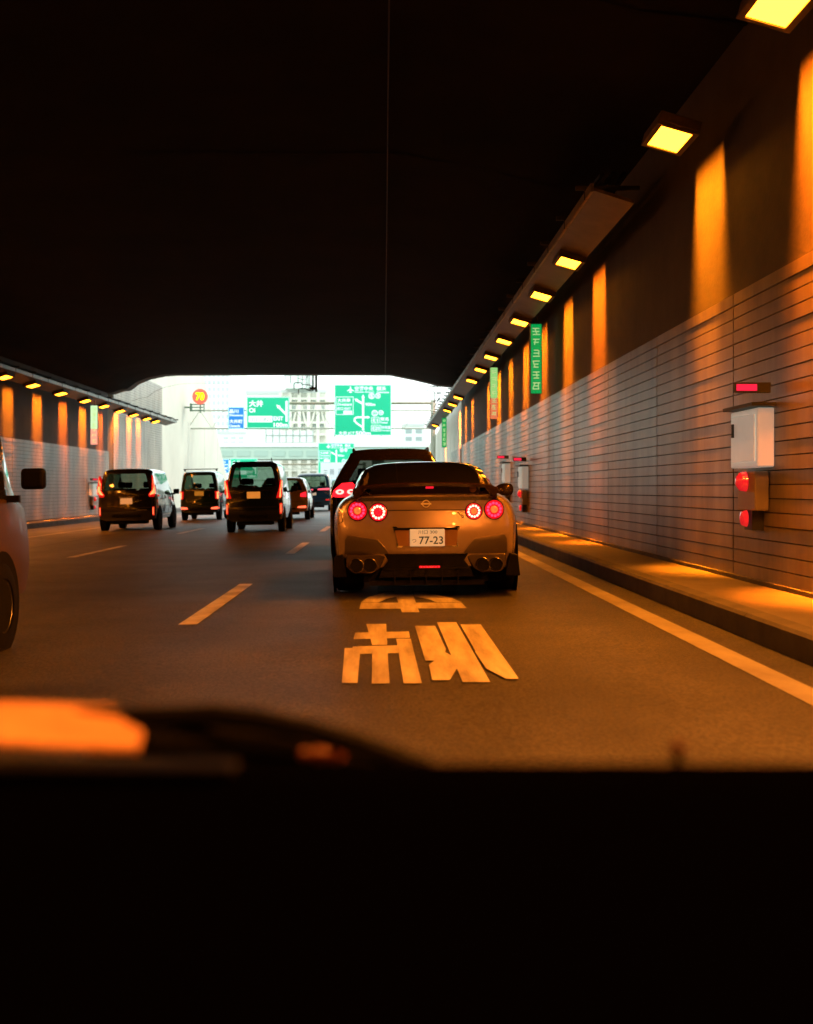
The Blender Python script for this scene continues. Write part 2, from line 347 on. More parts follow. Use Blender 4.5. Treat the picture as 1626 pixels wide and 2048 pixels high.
def lamps(side, vis, hid):
    proto = None
    for i, y in enumerate(vis+hid):
        lb = (f'{ORD[i]} amber lamp on the {"right" if side>0 else "left"} wall, counted from the photo edge') if i < len(vis) else f'amber lamp outside the frame above the {"right" if side>0 else "left"} wall'
        if proto is None: o = proto = make_lamp(side, lb)
        else: o = copy_tree(proto); o['label'] = lb
        x = o.location.x; o.location.y = y; o.location.z = 4.33+zs(x)
        inv = (Matrix.Translation(o.location) @ o.rotation_euler.to_matrix().to_4x4()).inverted()
        xw = (XR-.13) if side > 0 else (XL+.13)                     # each lamp's narrow beam down the wall
        ld = bpy.data.lights.new('wall_beam', 'AREA'); ld.energy = SPOT*random.uniform(.7, 1.2); ld.color = (1, random.uniform(.14,.22), .004)
        ld.shape = 'RECTANGLE'; ld.size = .06; ld.size_y = 1.0; ld.spread = R(25)
        s = bpy.data.objects.new('wall_beam', ld); COL.objects.link(s); s.parent = o; s.matrix_parent_inverse = inv
        s.matrix_basis = Matrix.Translation((xw, y+.8, 4.75+zs(x))) @ Matrix.Rotation(-R(4.6)*side, 4, 'Y')
        ld = bpy.data.lights.new('road_light', 'AREA'); ld.energy = AREA*(3.1 if i >= len(vis) and side > 0 else 1); ld.color = (1, .235, .008) if i < len(vis) else (1, .26, .03); ld.shape = 'RECTANGLE'; ld.size = .28; ld.size_y = .6; ld.spread = R(150 if i >= len(vis) else 95)
        s = bpy.data.objects.new('road_light', ld); COL.objects.link(s); s.parent = o; s.matrix_parent_inverse = inv
        s.matrix_basis = Matrix.Translation((x, y, 4.32+zs(x))) @ Matrix.Rotation(R(22)*side, 4, 'Y')
lamps(1, RY, RYh); lamps(-1, LY, LYh)
def tray(side, y0, y1, label):
    xa, xb = (2.46, 2.93) if side > 0 else (-10.35, -10.86)
    r = thing('lamp_tray', label, 'tray', (xa, y0, 4.45+zs(xa)))
    ln = y1-y0; dxb = xb-xa; m = MB(); sh = .15
    t = MB()                                                       # sloping soffit sheet with ribs
    t.prism([(0,.03),(dxb,-.12),(dxb,-.08),(0,.07)], 'y', 0, ln); t.build('soffit', mat('tray_sheet', (.16,.14,.115), .45, metal=.5, noise=.3, nscale=2), r)
    e = MB(); e.box((-.02*side, ln/2, .07), (.035, ln, .10)); e.build('edge_rail', steel, r)
    y = .4
    while y < ln:
        b = MB(); b.box((dxb*.5, y, .16), (abs(dxb)+.3, .05, .05)); b.box((-.02*side, y, .10), (.05,.04,.16)); b.build('bracket', dark_steel, r); y += 1.6
    for q in range(3):
        MB().tube([(dxb*(.2+.28*q), yy*ln/40, .22+.012*math.sin(yy*1.3+q)) for yy in range(41)], .03, 6).build('cable', black_plastic, r)
    return r
# the trays carry the lamps: cut where a lamp sits by lying just above it
tr = tray(1, 13.9, 68.0, 'sloping metal tray carrying the lamps along the right wall'); tr.location.z += .02
tl = tray(-1, 12.0, 59.0, 'sloping metal tray carrying the lamps along the left wall'); tl.location.z += .02
# ------------------------------------------------------------------ vertical signs hanging by the walls
def vsign(x, y, ztop, parts, wd, label, glyphs=6):
    H = sum(h for h, _ in parts)
    r = thing('hanging_sign', label, 'sign', (x, y, ztop), group='narrow upright signs by the tunnel walls')
    b = MB().box((0,.06,-H/2), (wd+.02,.10,H+.02)); b.build('case', housing_m, r, bevel=.008)
    z = 0
    for h, mm in parts:
        MB().box((0,.005,-(z+h/2)), (wd-.004,.008,h-.006)).build('face', mm, r); z += h
    m = MB(); z = -.06
    st = (H-.08)/glyphs
    for i in range(glyphs):                                     # pale unreadable characters, one under another
        a = wd*.36; zz = z-i*st; rg = random.Random(int(y*10)+i)
        for q in range(rg.randint(2, 3)): m.box((rg.uniform(-.1,.1)*a, -.001-.0007*q, zz-st*(.12+.28*q)), (a*rg.uniform(1.2,1.9), .003, st*.11))
        for q in range(rg.randint(1, 2)): m.box((rg.uniform(-.7,.7)*a, -.004-.0007*q, zz-st*.36), (a*.28, .003, st*rg.uniform(.4,.62)), Matrix.Rotation(R(rg.uniform(-25, 25)), 3, 'Y'))
    m.build('characters', mat('pale_sign_marks', (.7,.8,.5), .5, emis=(.55,.85,.35), es=.30), r)
    MB().box((0,.06,.09), (.03,.03,.2)).build('hanger', dark_steel, r)
    return r
g1 = mat('vivid_green_face', (.0,.30,.08), .5, emis=(.0,.75,.16), es=.22); g2 = mat('pale_green_face', (.35,.6,.25), .5, emis=(.45,1,.30), es=.33); r2 = mat('red_white_face', (.8,.25,.15), .5, emis=(1,.28,.12), es=.32)
g3 = mat('mint_green_face', (.5,.75,.45), .5, emis=(.65,1,.55), es=.55); r3 = mat('coral_face', (.85,.4,.3), .5, emis=(1,.40,.28), es=.55)
p = at(1072.5, 648, 23.2); vsign(p.x, 23.2, p.z, [(1.36, g1)], .21, 'vivid green upright sign with pale characters high on the right wall')
p = at(988, 735, 32.4); vsign(p.x, 32.4, p.z, [(.83, g2), (.58, r2)], .20, 'pale green upright sign with red lower part on the right wall', 7)
p = at(888.5, 836, 56); vsign(p.x, 56, p.z, [(1.38, g1)], .21, 'vivid green upright sign nearest the tunnel mouth on the right')
p = at(188, 811, 41.5); vsign(p.x, 41.5, p.z, [(.82, g3), (.55, r3)], .24, 'mint green upright sign with coral lower part on the left wall', 7)
# ------------------------------------------------------------------ emergency cabinets
cab_w = mat('cabinet_white', (.78,.80,.74), .4, noise=.08, nscale=3, emis=(.75,.85,.72), es=.10)
lens_r = mat('small_red_lens', (.6,.02,.03), .25, coat=1, emis=(1,.02,.03), es=.28)
def cabinet(x, y, z, side, label, hyd=True):
    r = thing('emergency_cabinet', label, 'cabinet', (x, y, z), (0,0,0), 'white emergency cabinets on the tunnel walls')
    s = -side
    MB().box((s*.07,0,-.05), (.14,.78,.50)).build('box', cab_w, r, bevel=.015)
    d = MB().box((s*.148,0,-.05), (.012,.66,.40)).build('door', cab_w, r, bevel=.006)
    MB().box((s*.162,.25,.03), (.02,.03,.12)).build('handle', dark_steel, d)
    MB().box((s*.10,0,.225), (.2,.85,.03)).build('canopy', dark_steel, r)
    MB().box((s*.06,0,-.50), (.12,.50,.34)).build('lower_box', mat('hydrant_cream', (.30,.25,.19), .5), r, bevel=.012)
    l = MB(); l.lathe([(0,.0),(.0,.09),(.05,.08),(.08,.04),(.085,0)] if s > 0 else [(0,0),(0,.09),(-.05,.08),(-.08,.04),(-.085,0)], (s*.125,0,-.42)); l.build('red_lamp', lens_r, r, smooth=True)
    l = MB(); l.lathe([(0,.0),(.0,.075),(.04,.06),(.055,0)] if s > 0 else [(0,0),(0,.075),(-.04,.06),(-.055,0)], (s*.125,-.02,-.74)); l.build('red_lamp', lens_r, r, smooth=True)
    MB().box((s*.05,0,-.74), (.1,.22,.2)).build('lamp_base', dark_steel, r)
    b = MB().box((s*.20,-.42,.36), (.30,.05,.085)); bo = b.build('sign_case', dark_steel, r)
    MB().box((s*.25,-.448,.36), (.17,.006,.055)).build('lit_strip', emat('magenta_red_strip', (1,.02,.06), .55), bo)
    return r
cabinet(XR-.055, 10.3, 1.53, 1, 'large white cabinet with red lamps on the right wall nearest the camera')
cabinet(XR-.055, 27.2, 1.35, 1, 'white cabinet on the right wall seen just above the coupe mirror')
cabinet(XR-.055, 31.0, 1.5, 1, 'small white cabinet with red light on the right wall, left of the coupe mirror')
cabinet(XL+.055, 47.0, 1.05, -1, 'tall white cabinet on the left wall under the mint green sign')
# ------------------------------------------------------------------ pipes at the tunnel mouth
D = YP+1.2
def P(px, py, d=D): return tuple(at(px, py, d))
pp = thing('drain_pipes', 'cluster of dark bent pipes hanging from the middle of the tunnel mouth', 'pipes', (at(626,748,D).x, D, at(626,740,D).z))
def ppipe(pts, r, nm='pipe', root=pp, d=D):
    o = root.location; m = MB(); m.tube([tuple(Vector(P(a, b, d))-o) for a, b in pts], r, 8); m.build(nm, mat('pipe_paint', (.10,.12,.09), .5), root)
ppipe([(632.5,740),(632.5,784)], .055); ppipe([(626,740),(626,782)], .04)
ppipe([(588,778),(588,768),(590,765.5),(602,765.5),(604.5,769),(620,770),(625,774)], .022)
ppipe([(597,789),(597,779),(599,777),(611,777),(615,780),(624,782)], .022)
for a, b, c in ((596,740,768),(604.5,740,777),(612.5,740,778),(616,740,780),(619,740,781),(581,740,767)): ppipe([(a,b),(a,c)], .014)
ppipe([(596,756),(604,759),(612,758),(616,750)], .012); ppipe([(570,740),(570,759)], .012)
m = MB(); m.box((0,0,-.80), (.26,.3,.10)); m.box((-.45,0,-.06), (1.1,.3,.3)); m.build('pipe_saddle', dark_steel, pp)
pq = thing('drain_pipes', 'thin dark pipes and brackets in the right corner of the tunnel mouth', 'pipes', (at(875,780,D).x, D, at(875,770,D).z))
for L in ([(850,781.5),(866,782),(869,785),(869.5,806)], [(857,773),(868,773),(876,773)], [(876,768),(876,800)], [(880,768),(880,805)], [(868,786),(884,786)], [(866,803),(878,800)], [(873,768),(866,774)], [(868,815),(880,795)]): ppipe(L, .02, 'pipe', pq)
# ------------------------------------------------------------------ speed sign on the left wall
ss = at(400, 793, 69); sp = thing('speed_sign', 'round red rimmed speed limit sign reading 70 on the pale left wall', 'sign', tuple(ss))
m = MB(); m.lathe([(0,0),(0,.45),(.03,.45),(.03,0)], (0,0,0), 'y', 40); m.build('disc', mat('sign_red', (.85,.14,.07), .5, emis=(1,.10,.08), es=.35), sp)
m = MB(); put_text(m, '70', -.25,-.23,.25,.24,-.012, .035); m.build('number', emat('lit_yellow_digits', (1,.75,.0), 1.6), sp)
m = MB()
for z in (-.45,-.62,-.8): m.tube([(-.55,.15,z),(.25,.15,z)], .03, 6)
m.tube([(0,.12,-.95),(0,.12,.1)], .04, 6); m.tube([(.22,.12,-.9),(.22,.12,-.4)], .03, 6)
m.box((-.55,.2,-.62), (.10,.3,.45)); m.box((-.78, .2, -.62), (.5,.12,.08)); m.build('bracket', mat('green_steel', (.08,.16,.10), .5), sp)
# ------------------------------------------------------------------ overhead gantries with direction signs
def arrow(m, pts, wd, head, y):
    for j in range(len(pts)-1):
        a, b = Vector(pts[j]), Vector(pts[j+1]); t = (b-a).normalized(); n = Vector((-t.y, t.x))*wd/2; a2 = a-t*wd*.2; b2 = b+t*wd*.2
        yy = y-.0006*j; m.quad(*[(q.x, yy, q.y) for q in (a2-n, b2-n, b2+n, a2+n)])
    if head:
        a, b = Vector(pts[-2]), Vector(pts[-1]); t = (b-a).normalized(); n = Vector((-t.y, t.x)); yy = y-.004
        m.quad(*[(q.x, yy, q.y) for q in (b+t*head, b+n*head*.65-t*head*.3, b-n*head*.65-t*head*.3)])
def sign_board(name, box, D, sc_, org, label, face, draw, group='overhead direction signs'):
    # box in photo px of the near gantry; org/sc_: where that px frame is mapped at distance D
    x0, y0, x1, y1 = box; k = D/F*sc_
    def S(px, py): return ((px-(x0+x1)/2)*k, -(py-(y0+y1)/2)*k)
    c = at(org[0]+((x0+x1)/2-668)*sc_, org[1]+((y0+y1)/2-769)*sc_, D)
    r = thing(name, label, 'road sign', tuple(c), group=group)
    W, H = (x1-x0)*k, (y1-y0)*k
    MB().box((0,.06,0), (W,.10,H)).build('sign_panel', face, r, bevel=.01)
    m = MB(); t = .035
    for a, b, c2, d2 in ((0,H/2-.03,W-.02,t),(0,-H/2+.03,W-.02,t),(-W/2+.03,0,t,H-.1),(W/2-.03,0,t,H-.1)): m.box((a,.005,b), (c2,.006,d2))
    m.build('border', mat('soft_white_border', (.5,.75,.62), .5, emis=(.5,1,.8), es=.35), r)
    mk = MB(); tx = MB(); draw(mk, tx, S, k)
    if mk.v: mk.build('arrow', white_s, r)
    if tx.v: tx.build('lettering', white_s, r)
    m = MB()
    for xx in (-W*.32, W*.32): m.box((xx,.16,0), (.07,.1,H*1.02))
    m.build('stiffener', steel, r)
    return r
def T(tx, S, s, x0, y0, x1, y1, b=.018, y=.004):
    a = S(x0, y1); c = S(x1, y0); put_text(tx, s, a[0], a[1], c[0], c[1], y, b)
def frame_rect(m, S, x0, y0, x1, y1, k, t=.9, y=.003):
    a = S(x0, y1); c = S(x1, y0); tt = t*k
    m.box(((a[0]+c[0])/2, y, a[1]), (c[0]-a[0], .004, tt)); m.box(((a[0]+c[0])/2, y, c[1]), (c[0]-a[0], .004, tt))
    m.box((a[0], y, (a[1]+c[1])/2), (tt, .004, c[1]-a[1]-tt)); m.box((c[0], y, (a[1]+c[1])/2), (tt, .004, c[1]-a[1]-tt))
def draw_big(m, tx, S, k):
    T(tx, S, '空港中央', 709.4,772.6,746.3,781.3); T(tx, S, '横浜', 753,772.8,771.5,781)
    T(tx, S, 'Haneda Airport', 709.4,782.6,748,786.2, .02); T(tx, S, 'Yokohama', 753,782.6,778,786.2, .02)
    T(tx, S, '大井南', 674.5,797,701,804.4); T(tx, S, 'Oi-minami', 674.5,806,703.5,811.5, .02); T(tx, S, '出口 EXIT', 674.5,814,702,820); frame_rect(m, S, 672,793.8,706.4,829, k)
    a = S(687,828); c = S(704,821.5); m.box(((a[0]+c[0])/2,.002,(a[1]+c[1])/2), (c[0]-a[0],.004,c[1]-a[1]))
    T(tx, S, '900m', 730.5,805.5,750.5,812)
    arrow(m, [S(726.2,860), S(726.2,794)], 3.9*k, 5*k, .001)
    arrow(m, [S(726.2,808), S(713,800)], 3.9*k, 5*k, -.002)
    arrow(m, [S(726.2,855), S(713.5,846.5), S(709,841.5), S(709.5,837), S(714,834.6), S(736,834.5)], 3.4*k, 4.6*k, -.003)
    for cx, cy, rr in ((743.2,792,6),(755.8,791.6,5.4),(749.5,826.3,6.2),(762,825.4,5)):
        c = S(cx, cy); n = 20; q = rr*k
        for j in range(n):
            a0, a1 = 2*math.pi*j/n, 2*math.pi*(j+1)/n
            m.quad(*[(c[0]+math.cos(t)*s, .002, c[1]+math.sin(t)*s) for t, s in ((a0,q),(a1,q),(a1,q*.76),(a0,q*.76))])
    T(tx, S, 'B', 741,788.5,745.6,795.5); T(tx, S, '湾', 753,788.5,758.6,794.8); T(tx, S, 'C2', 746.5,823,752.6,829.6); T(tx, S, '中', 759.3,822.5,764.6,828.4)
    frame_rect(m, S, 743,834.6,758.4,846, k); T(tx, S, 'E1', 746,837,755.5,843.8); T(tx, S, '東名', 760,834.4,777.5,841.5); T(tx, S, 'Tomei', 760,843,775,847, .02)
    frame_rect(m, S, 742.6,850.4,761.8,862, k); T(tx, S, 'E20', 745,853,759.8,860); T(tx, S, '中央道', 763.4,851.4,781,858.3); T(tx, S, 'Chuo Expwy', 763.4,859.6,781,863, .02)
    T(tx, S, '大井', 677,862.3,694,870.6); T(tx, S, 'JCT', 695.5,863.5,709.5,870.3); T(tx, S, '500m', 711,862.3,741.5,870.4, .03)
    # airliner symbol
    for poly in ([(700.2,773.2),(701,772),(701.8,773.2),(702.1,784),(701,785.2),(699.9,784)], [(701,777),(707.8,781.3),(707.8,782.6),(701,780.6),(694.2,782.6),(694.2,781.3)], [(701,782.4),(704,784.6),(704,785.6),(701,784.8),(698,785.6),(698,784.6)]):
        m.quad(*[(S(*q)[0], .0035-.001*len(poly)/6, S(*q)[1]) for q in poly])
def draw_exit(m, tx, S, k):
    T(tx, S, '大井', 498,800.5,526,813.8, .03); T(tx, S, 'Oi', 498,816,510.4,825, .03); T(tx, S, 'EXIT', 546.8,832.8,566.2,841, .03); T(tx, S, '100m', 547.3,845.4,575.2,854, .035)
    a = S(497.3,844.4); c = S(544.7,832); m.box(((a[0]+c[0])/2,.002,(a[1]+c[1])/2), (c[0]-a[0],.004,c[1]-a[1]))
    arrow(m, [S(573,842.5), S(573,802.5)], 4*k, 0, .001); arrow(m, [S(573,829.5), S(557,813.5)], 4*k, 6*k, -.002)
def draw_blue(m, tx, S, k):
    T(tx, S, '品川', 458.6,818.8,476.8,826.6, .02); T(tx, S, 'Shinagawa', 458.6,828.2,486,833.6, .02); T(tx, S, '大井町', 458.6,838.8,485,846.8, .02); T(tx, S, 'Oimachi', 458.6,849,480,854.4, .02)
def exit_no(r, S_box, D, sc_):
    k = D/F*sc_; cx, cy = (493+578.6)/2, (793.7+856.7)/2
    m = MB(); put_text(m, '出口 821', (500-cx)*k, -(843-cy)*k, (542-cx)*k, -(834-cy)*k, -.004, .005); m.build('exit_number', mat('grey_green_ink', (.18,.32,.24), .6), r)
def gantry(D, sc_, org, label, which):
    def G(px, py, d=D): return at(org[0]+(px-668)*sc_, org[1]+(py-769)*sc_, d)
    r = thing('sign_gantry', label, 'gantry', tuple(G(650, 840, D+.5)), group='steel gantries over the carriageway')
    o = r.location
    def tb(name, pts, rad, mm):
        for a, b in pts: MB().tube([a-o, b-o], rad, 8).build(name, mm, r)
    gm = mat('gantry_paint', (.42,.44,.36), .5); zg = dip(D)
    x0, x1 = 376, 866
    m = [(G(x0,821,D+.4), G(x1,821,D+.4)), (G(x0,857,D+.4), G(x1,857,D+.4)), (G(x0,821,D+1.6), G(x1,821,D+1.6)), (G(x0,857,D+1.6), G(x1,857,D+1.6))]
    tb('chord', m, .045, gm); tb('top_rail', [(G(560,806.5,D+.9), G(x1-3,806.5,D+.9))], .085, mat('beige_pipe', (.30,.27,.19), .6))
    for d in (D+.4, D+1.6):
        px = x0; up = True; br = []
        while px < x1:
            br.append(G(px, 857 if up else 821, d)-o); px += 24; up = not up
        MB().tube(br, .028, 6).build('lattice', gm, r)
    posts = []
    for px in (x1,):
        a = G(px, 800, D+1); b = a.copy(); b.z = zg-.3; posts.append((a, b))
    tb('post', posts, .16, gm)
    return r
bs = 'overhead direction signs'
sign_board('direction_sign', (668.6,769,783,871.4), 71, 1, (668,769), 'large square green route diagram sign on the near gantry', green_s, draw_big)
e1 = sign_board('direction_sign', (493,793.7,578.6,856.7), 71, 1, (668,769), 'green exit sign reading 100m on the near gantry', green_s, draw_exit); exit_no(e1, None, 71, 1)
sign_board('direction_sign', (455.9,813.6,488.8,858), 71, 1, (668,769), 'small blue place name sign at the left end of the near gantry', blue_s, draw_blue)
gantry(71, 1, (668,769), 'near steel truss gantry spanning the road beyond the tunnel mouth', 0)
s2, o2 = .63, (636,886)
sign_board('direction_sign', (668.6,769,783,871.4), 113, s2, o2, 'far green route diagram sign partly behind the white board', green_s, draw_big)
e2 = sign_board('direction_sign', (493,779,578.6,842), 113, s2, (571,917-10*s2+0), 'far green exit sign cut off by the black minivan roof', green_s, lambda m, tx, S, k: draw_exit(m, tx, lambda a, b: S(a, b-14.7), k))
sign_board('direction_sign', (455.9,779,488.8,823), 113, s2, (571,917-8*s2), 'far blue sign showing beside the end of the left wall', blue_s, lambda m, tx, S, k: draw_blue(m, tx, lambda a, b: S(a, b-34.6), k))
gantry(113, s2, (604, 905), 'far steel truss gantry low behind the black minivan', 1)
# white board with grey figures
wb = thing('white_board_sign', 'pale white board with grey figures in front of the far green sign', 'sign', tuple(at(678, 943, 95)))
k = 95/F
MB().box((0,.06,0), (74*k,.1,36*k)).build('board', mat('board_white', (.78,.84,.86), .5), wb)
m = MB(); put_text(m, '88', -18*k,-6*k,-10*k,5*k,.0,.0); put_text(m, '正', -2*k,-5*k,6*k,5*k,.0,.0); m.box((-27*k,.005,2*k), (7*k,.004,1.4*k)); m.box((-27*k,.005,-3*k), (7*k,.004,1.4*k))
m.build('figures', mat('grey_ink', (.22,.28,.30), .6), wb)
for q in (-30, 30): MB().box((q*k,.2,-2.2), (.12,.12,3)).build('post', steel, wb)
# ------------------------------------------------------------------ buildings beyond
def win_grid(mb, W, z0, z1, cols, rows, fx=.62, fz=.55, y=-.03):
    for i in range(cols):
        for j in range(rows):
            cx = -W/2+(i+.5)*W/cols; cz = z0+(j+.5)*(z1-z0)/rows; mb.box((cx,y,cz), (W/cols*fx,.05,(z1-z0)/rows*fz))
def building(name, label, box, D, dep, wall, win, cols, rows, cat='building', extra=None):
    x0, y0, x1, y1 = box; a = at(x0, y0, D); b = at(x1, y0, D); W = b.x-a.x; top = a.z+2.3
    r = thing(name, label, cat, ((a.x+b.x)/2, D, -2.3))
    MB().box((0,dep/2,top/2), (W,dep,top)).build('wall', wall, r)
    zb = max(2, at(x0, y1, D).z+2.3); Wg = W*.94; z1_ = top*.98; p0 = None
    for i in range(cols):
        for j in range(rows):
            cx = -Wg/2+(i+.5)*Wg/cols; cz = zb+(j+.5)*(z1_-zb)/rows
            if p0 is None: o = p0 = MB().box((0,-.03,0), (Wg/cols*.62,.05,(z1_-zb)/rows*.55)).build('window', win, r)
            else: o = p0.copy(); COL.objects.link(o)
            o.location = (cx, 0, cz)
    MB().box((0,dep/2,top+.25), (W*1.02,dep*1.02,.5)).build('roof', mat('roof_pale', (.6,.64,.62), .8), r)
    if extra: extra(r, W, top, dep)
    return r
bw1 = mat('pale_green_wall', (.80,.88,.83), .8); bw2 = mat('cream_wall', (.86,.86,.78), .8); bw3 = mat('white_wall', (.88,.92,.89), .8)
wn1 = mat('pale_window', (.55,.63,.61), .5); wn2 = mat('grey_window', (.34,.42,.42), .5)
building('office_tower', 'tall pale tower with fine window grid rising behind the speed sign', (404,640,461,868), 260, 30, bw3, mat('washed_window', (.56,.63,.61), .6), 6, 16)
def lattice(r, W, top, dep):
    m = MB()
    for i in range(6):
        x = -W/2+i*W/5; m.box((x,-.5,top*.5), (.5,.5,top))
    for j in range(7): m.box((0,-.5,top*(.35+.1*j)), (W,.4,.35))
    for i in range(5):
        a = (-W/2+i*W/5, -.5, top*.65); b = (-W/2+(i+1)*W/5, -.5, top*.95)
        m.tube([a, b] if i % 2 else [(a[0],-.5,b[2]), (b[0],-.5,a[2])], .18, 6)
    m.build('steel_frame', mat('cream_frame', (.78,.76,.66), .6), r)
    MB().box((-W*.1, 1, top+2.2), (W*.6, 6, 3.4)).build('rooftop_plant', bw1, r)
building('plant_building', 'pale building wrapped in a cream steel frame between the green signs', (562,786,655,858), 170, 20, bw2, wn1, 6, 4, extra=lattice)
building('low_building', 'low pale building with skylight roof panels above the exit sign', (492,788,560,860), 175, 18, bw3, wn1, 5, 3)
building('distant_block', 'grey green block with dark upper windows beside the right wall', (806,852,849,915), 200, 15, bw1, wn2, 2, 4)
building('distant_block', 'long washed out block low behind the near gantry', (437,868,665,900), 230, 12, bw3, mat('washed_window', (.56,.63,.61), .6), 14, 3)
# elevated expressway
va = at(440, 900, 150); vb = at(735, 912, 150)
vd = thing('viaduct', 'pale green elevated road crossing beyond the gantries', 'viaduct', (va.x-20, 150, 0))
ln = vb.x-va.x+60
mg = mat('pale_mint_girder', (.50,.64,.54), .6)
zt = at(440, 893, 150).z; zb = at(440, 918, 150).z
MB().box((ln/2,4,(zt+zb)/2), (ln,8,zt-zb)).build('girder', mg, vd)
m = MB(); m.box((ln/2,-.1,zt+.2), (ln,.2,.5)); m.build('parapet', bw3, vd)
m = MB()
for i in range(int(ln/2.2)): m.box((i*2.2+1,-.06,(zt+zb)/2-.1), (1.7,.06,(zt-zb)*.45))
m.build('girder_panel', mat('mint_window_strip', (.40,.54,.46), .7), vd)  # darker mint panels for the girder's window strip
for x in (4, 22, 40, 58): MB().box((x,4,(zb-2.3)/2+1.1), (1.6,2.5,zb+2.2)).build('pier', bw2, vd)
nb = thing('noise_barrier', 'thin railed screen standing on the elevated road', 'barrier', (at(532,880,150).x, 149.9, zt+.46))
k = 150/F; m = MB()
for i in range(8): m.box((i*13.5*k,0,15*k), (.1,.1,30*k))
for z in (0, 15, 30): m.box((47*k,0,z*k), (95*k,.08,.1))
m.build('rail', mat('rail_grey', (.35,.42,.38), .6), nb); MB().box((47*k,.06,13*k), (94*k,.03,22*k)).build('screen', bw3, nb)
# ------------------------------------------------------------------ cars
def bvh(o):
    dg = bpy.context.evaluated_depsgraph_get(); bpy.context.view_layer.update()
    e = o.evaluated_get(dg); me = e.to_mesh(); t = BVHTree.FromPolygons([v.co.copy() for v in me.vertices], [tuple(p.vertices) for p in me.polygons]); e.to_mesh_clear(); return t
class Skin:
    def __init__(s, o): s.t = bvh(o)
    def y(s, x, z, y0=-3):
        h = s.t.ray_cast(Vector((x, y0, z)), Vector((0, 1, 0)))
        return h[0].y if h[0] is not None and h[0].y < 1.5 else None
    def patch(s, poly, name, m, parent, off=.012, dep=.04, rings=(1,.75,.5,.25), sub=4, fallback=0):
        # a plate that follows the tail of the car, outlined by poly (x, z)
        P2 = []
        for i in range(len(poly)):
            a, b = Vector(poly[i]), Vector(poly[(i+1) % len(poly)])
            n = max(1, min(sub, int((b-a).length/.03)+1))
            for j in range(n): P2.append(a.lerp(b, j/n))
        c = sum(P2, Vector((0, 0)))/len(P2); rows = []; last = fallback
        def yy(q):
            v = s.y(q.x, q.y)
            if v is None: v = s.y(c.x+(q.x-c.x)*.9, c.y+(q.y-c.y)*.9)
            return v if v is not None else fallback
        o = [(q.x, yy(q)+dep, q.y) for q in P2]; rows.append(o+[o[0]])
        for r in rings:
            o = []
            for q in P2:
                w_ = c.lerp(q, r); o.append((w_.x, yy(w_)-off*(1 if r < 1 else .6), w_.y))
            rows.append(o+[o[0]])
        rows.append([(c.x, yy(c)-off, c.y)]*(len(P2)+1))
        mb = MB(); mb.grid(rows); return mb.build(name, m, parent, smooth=True)
def circ(cx, cz, r, n=24): return [(cx+r*math.cos(2*math.pi*i/n), cz+r*math.sin(2*math.pi*i/n)) for i in range(n)]
def wheel(parent, x, y, r, wd, spokes=5):
    s = 1 if x > 0 else -1; wo = thing('wheel', None, None, (x, y, r)); wo.parent = parent; wo.name = 'wheel'
    h = wd/2
    t = MB(); t.lathe([(-h,r*.62),(-h*.98,r*.9),(-h*.8,r*.985),(-h*.4,r),(h*.4,r),(h*.8,r*.985),(h*.98,r*.9),(h,r*.62)], (0,0,0)); t.build('tyre', rubber, wo, smooth=True)
    t = MB(); t.lathe([(s*h*.7,.0),(s*h*.75,r*.12),(s*h*.55,r*.16),(s*h*.45,r*.5),(s*h*.9,r*.6),(s*h*.9,r*.63)], (0,0,0))
    for k_ in range(spokes):
        a = 2*math.pi*k_/spokes; t.box((s*h*.72, math.cos(a)*r*.34, math.sin(a)*r*.34), (h*.25, r*.12 if abs(math.sin(a)) > .7 else r*.5, r*.5 if abs(math.sin(a)) > .7 else r*.12))
    t.build('rim', rim_m, wo, smooth=True)
    return wo
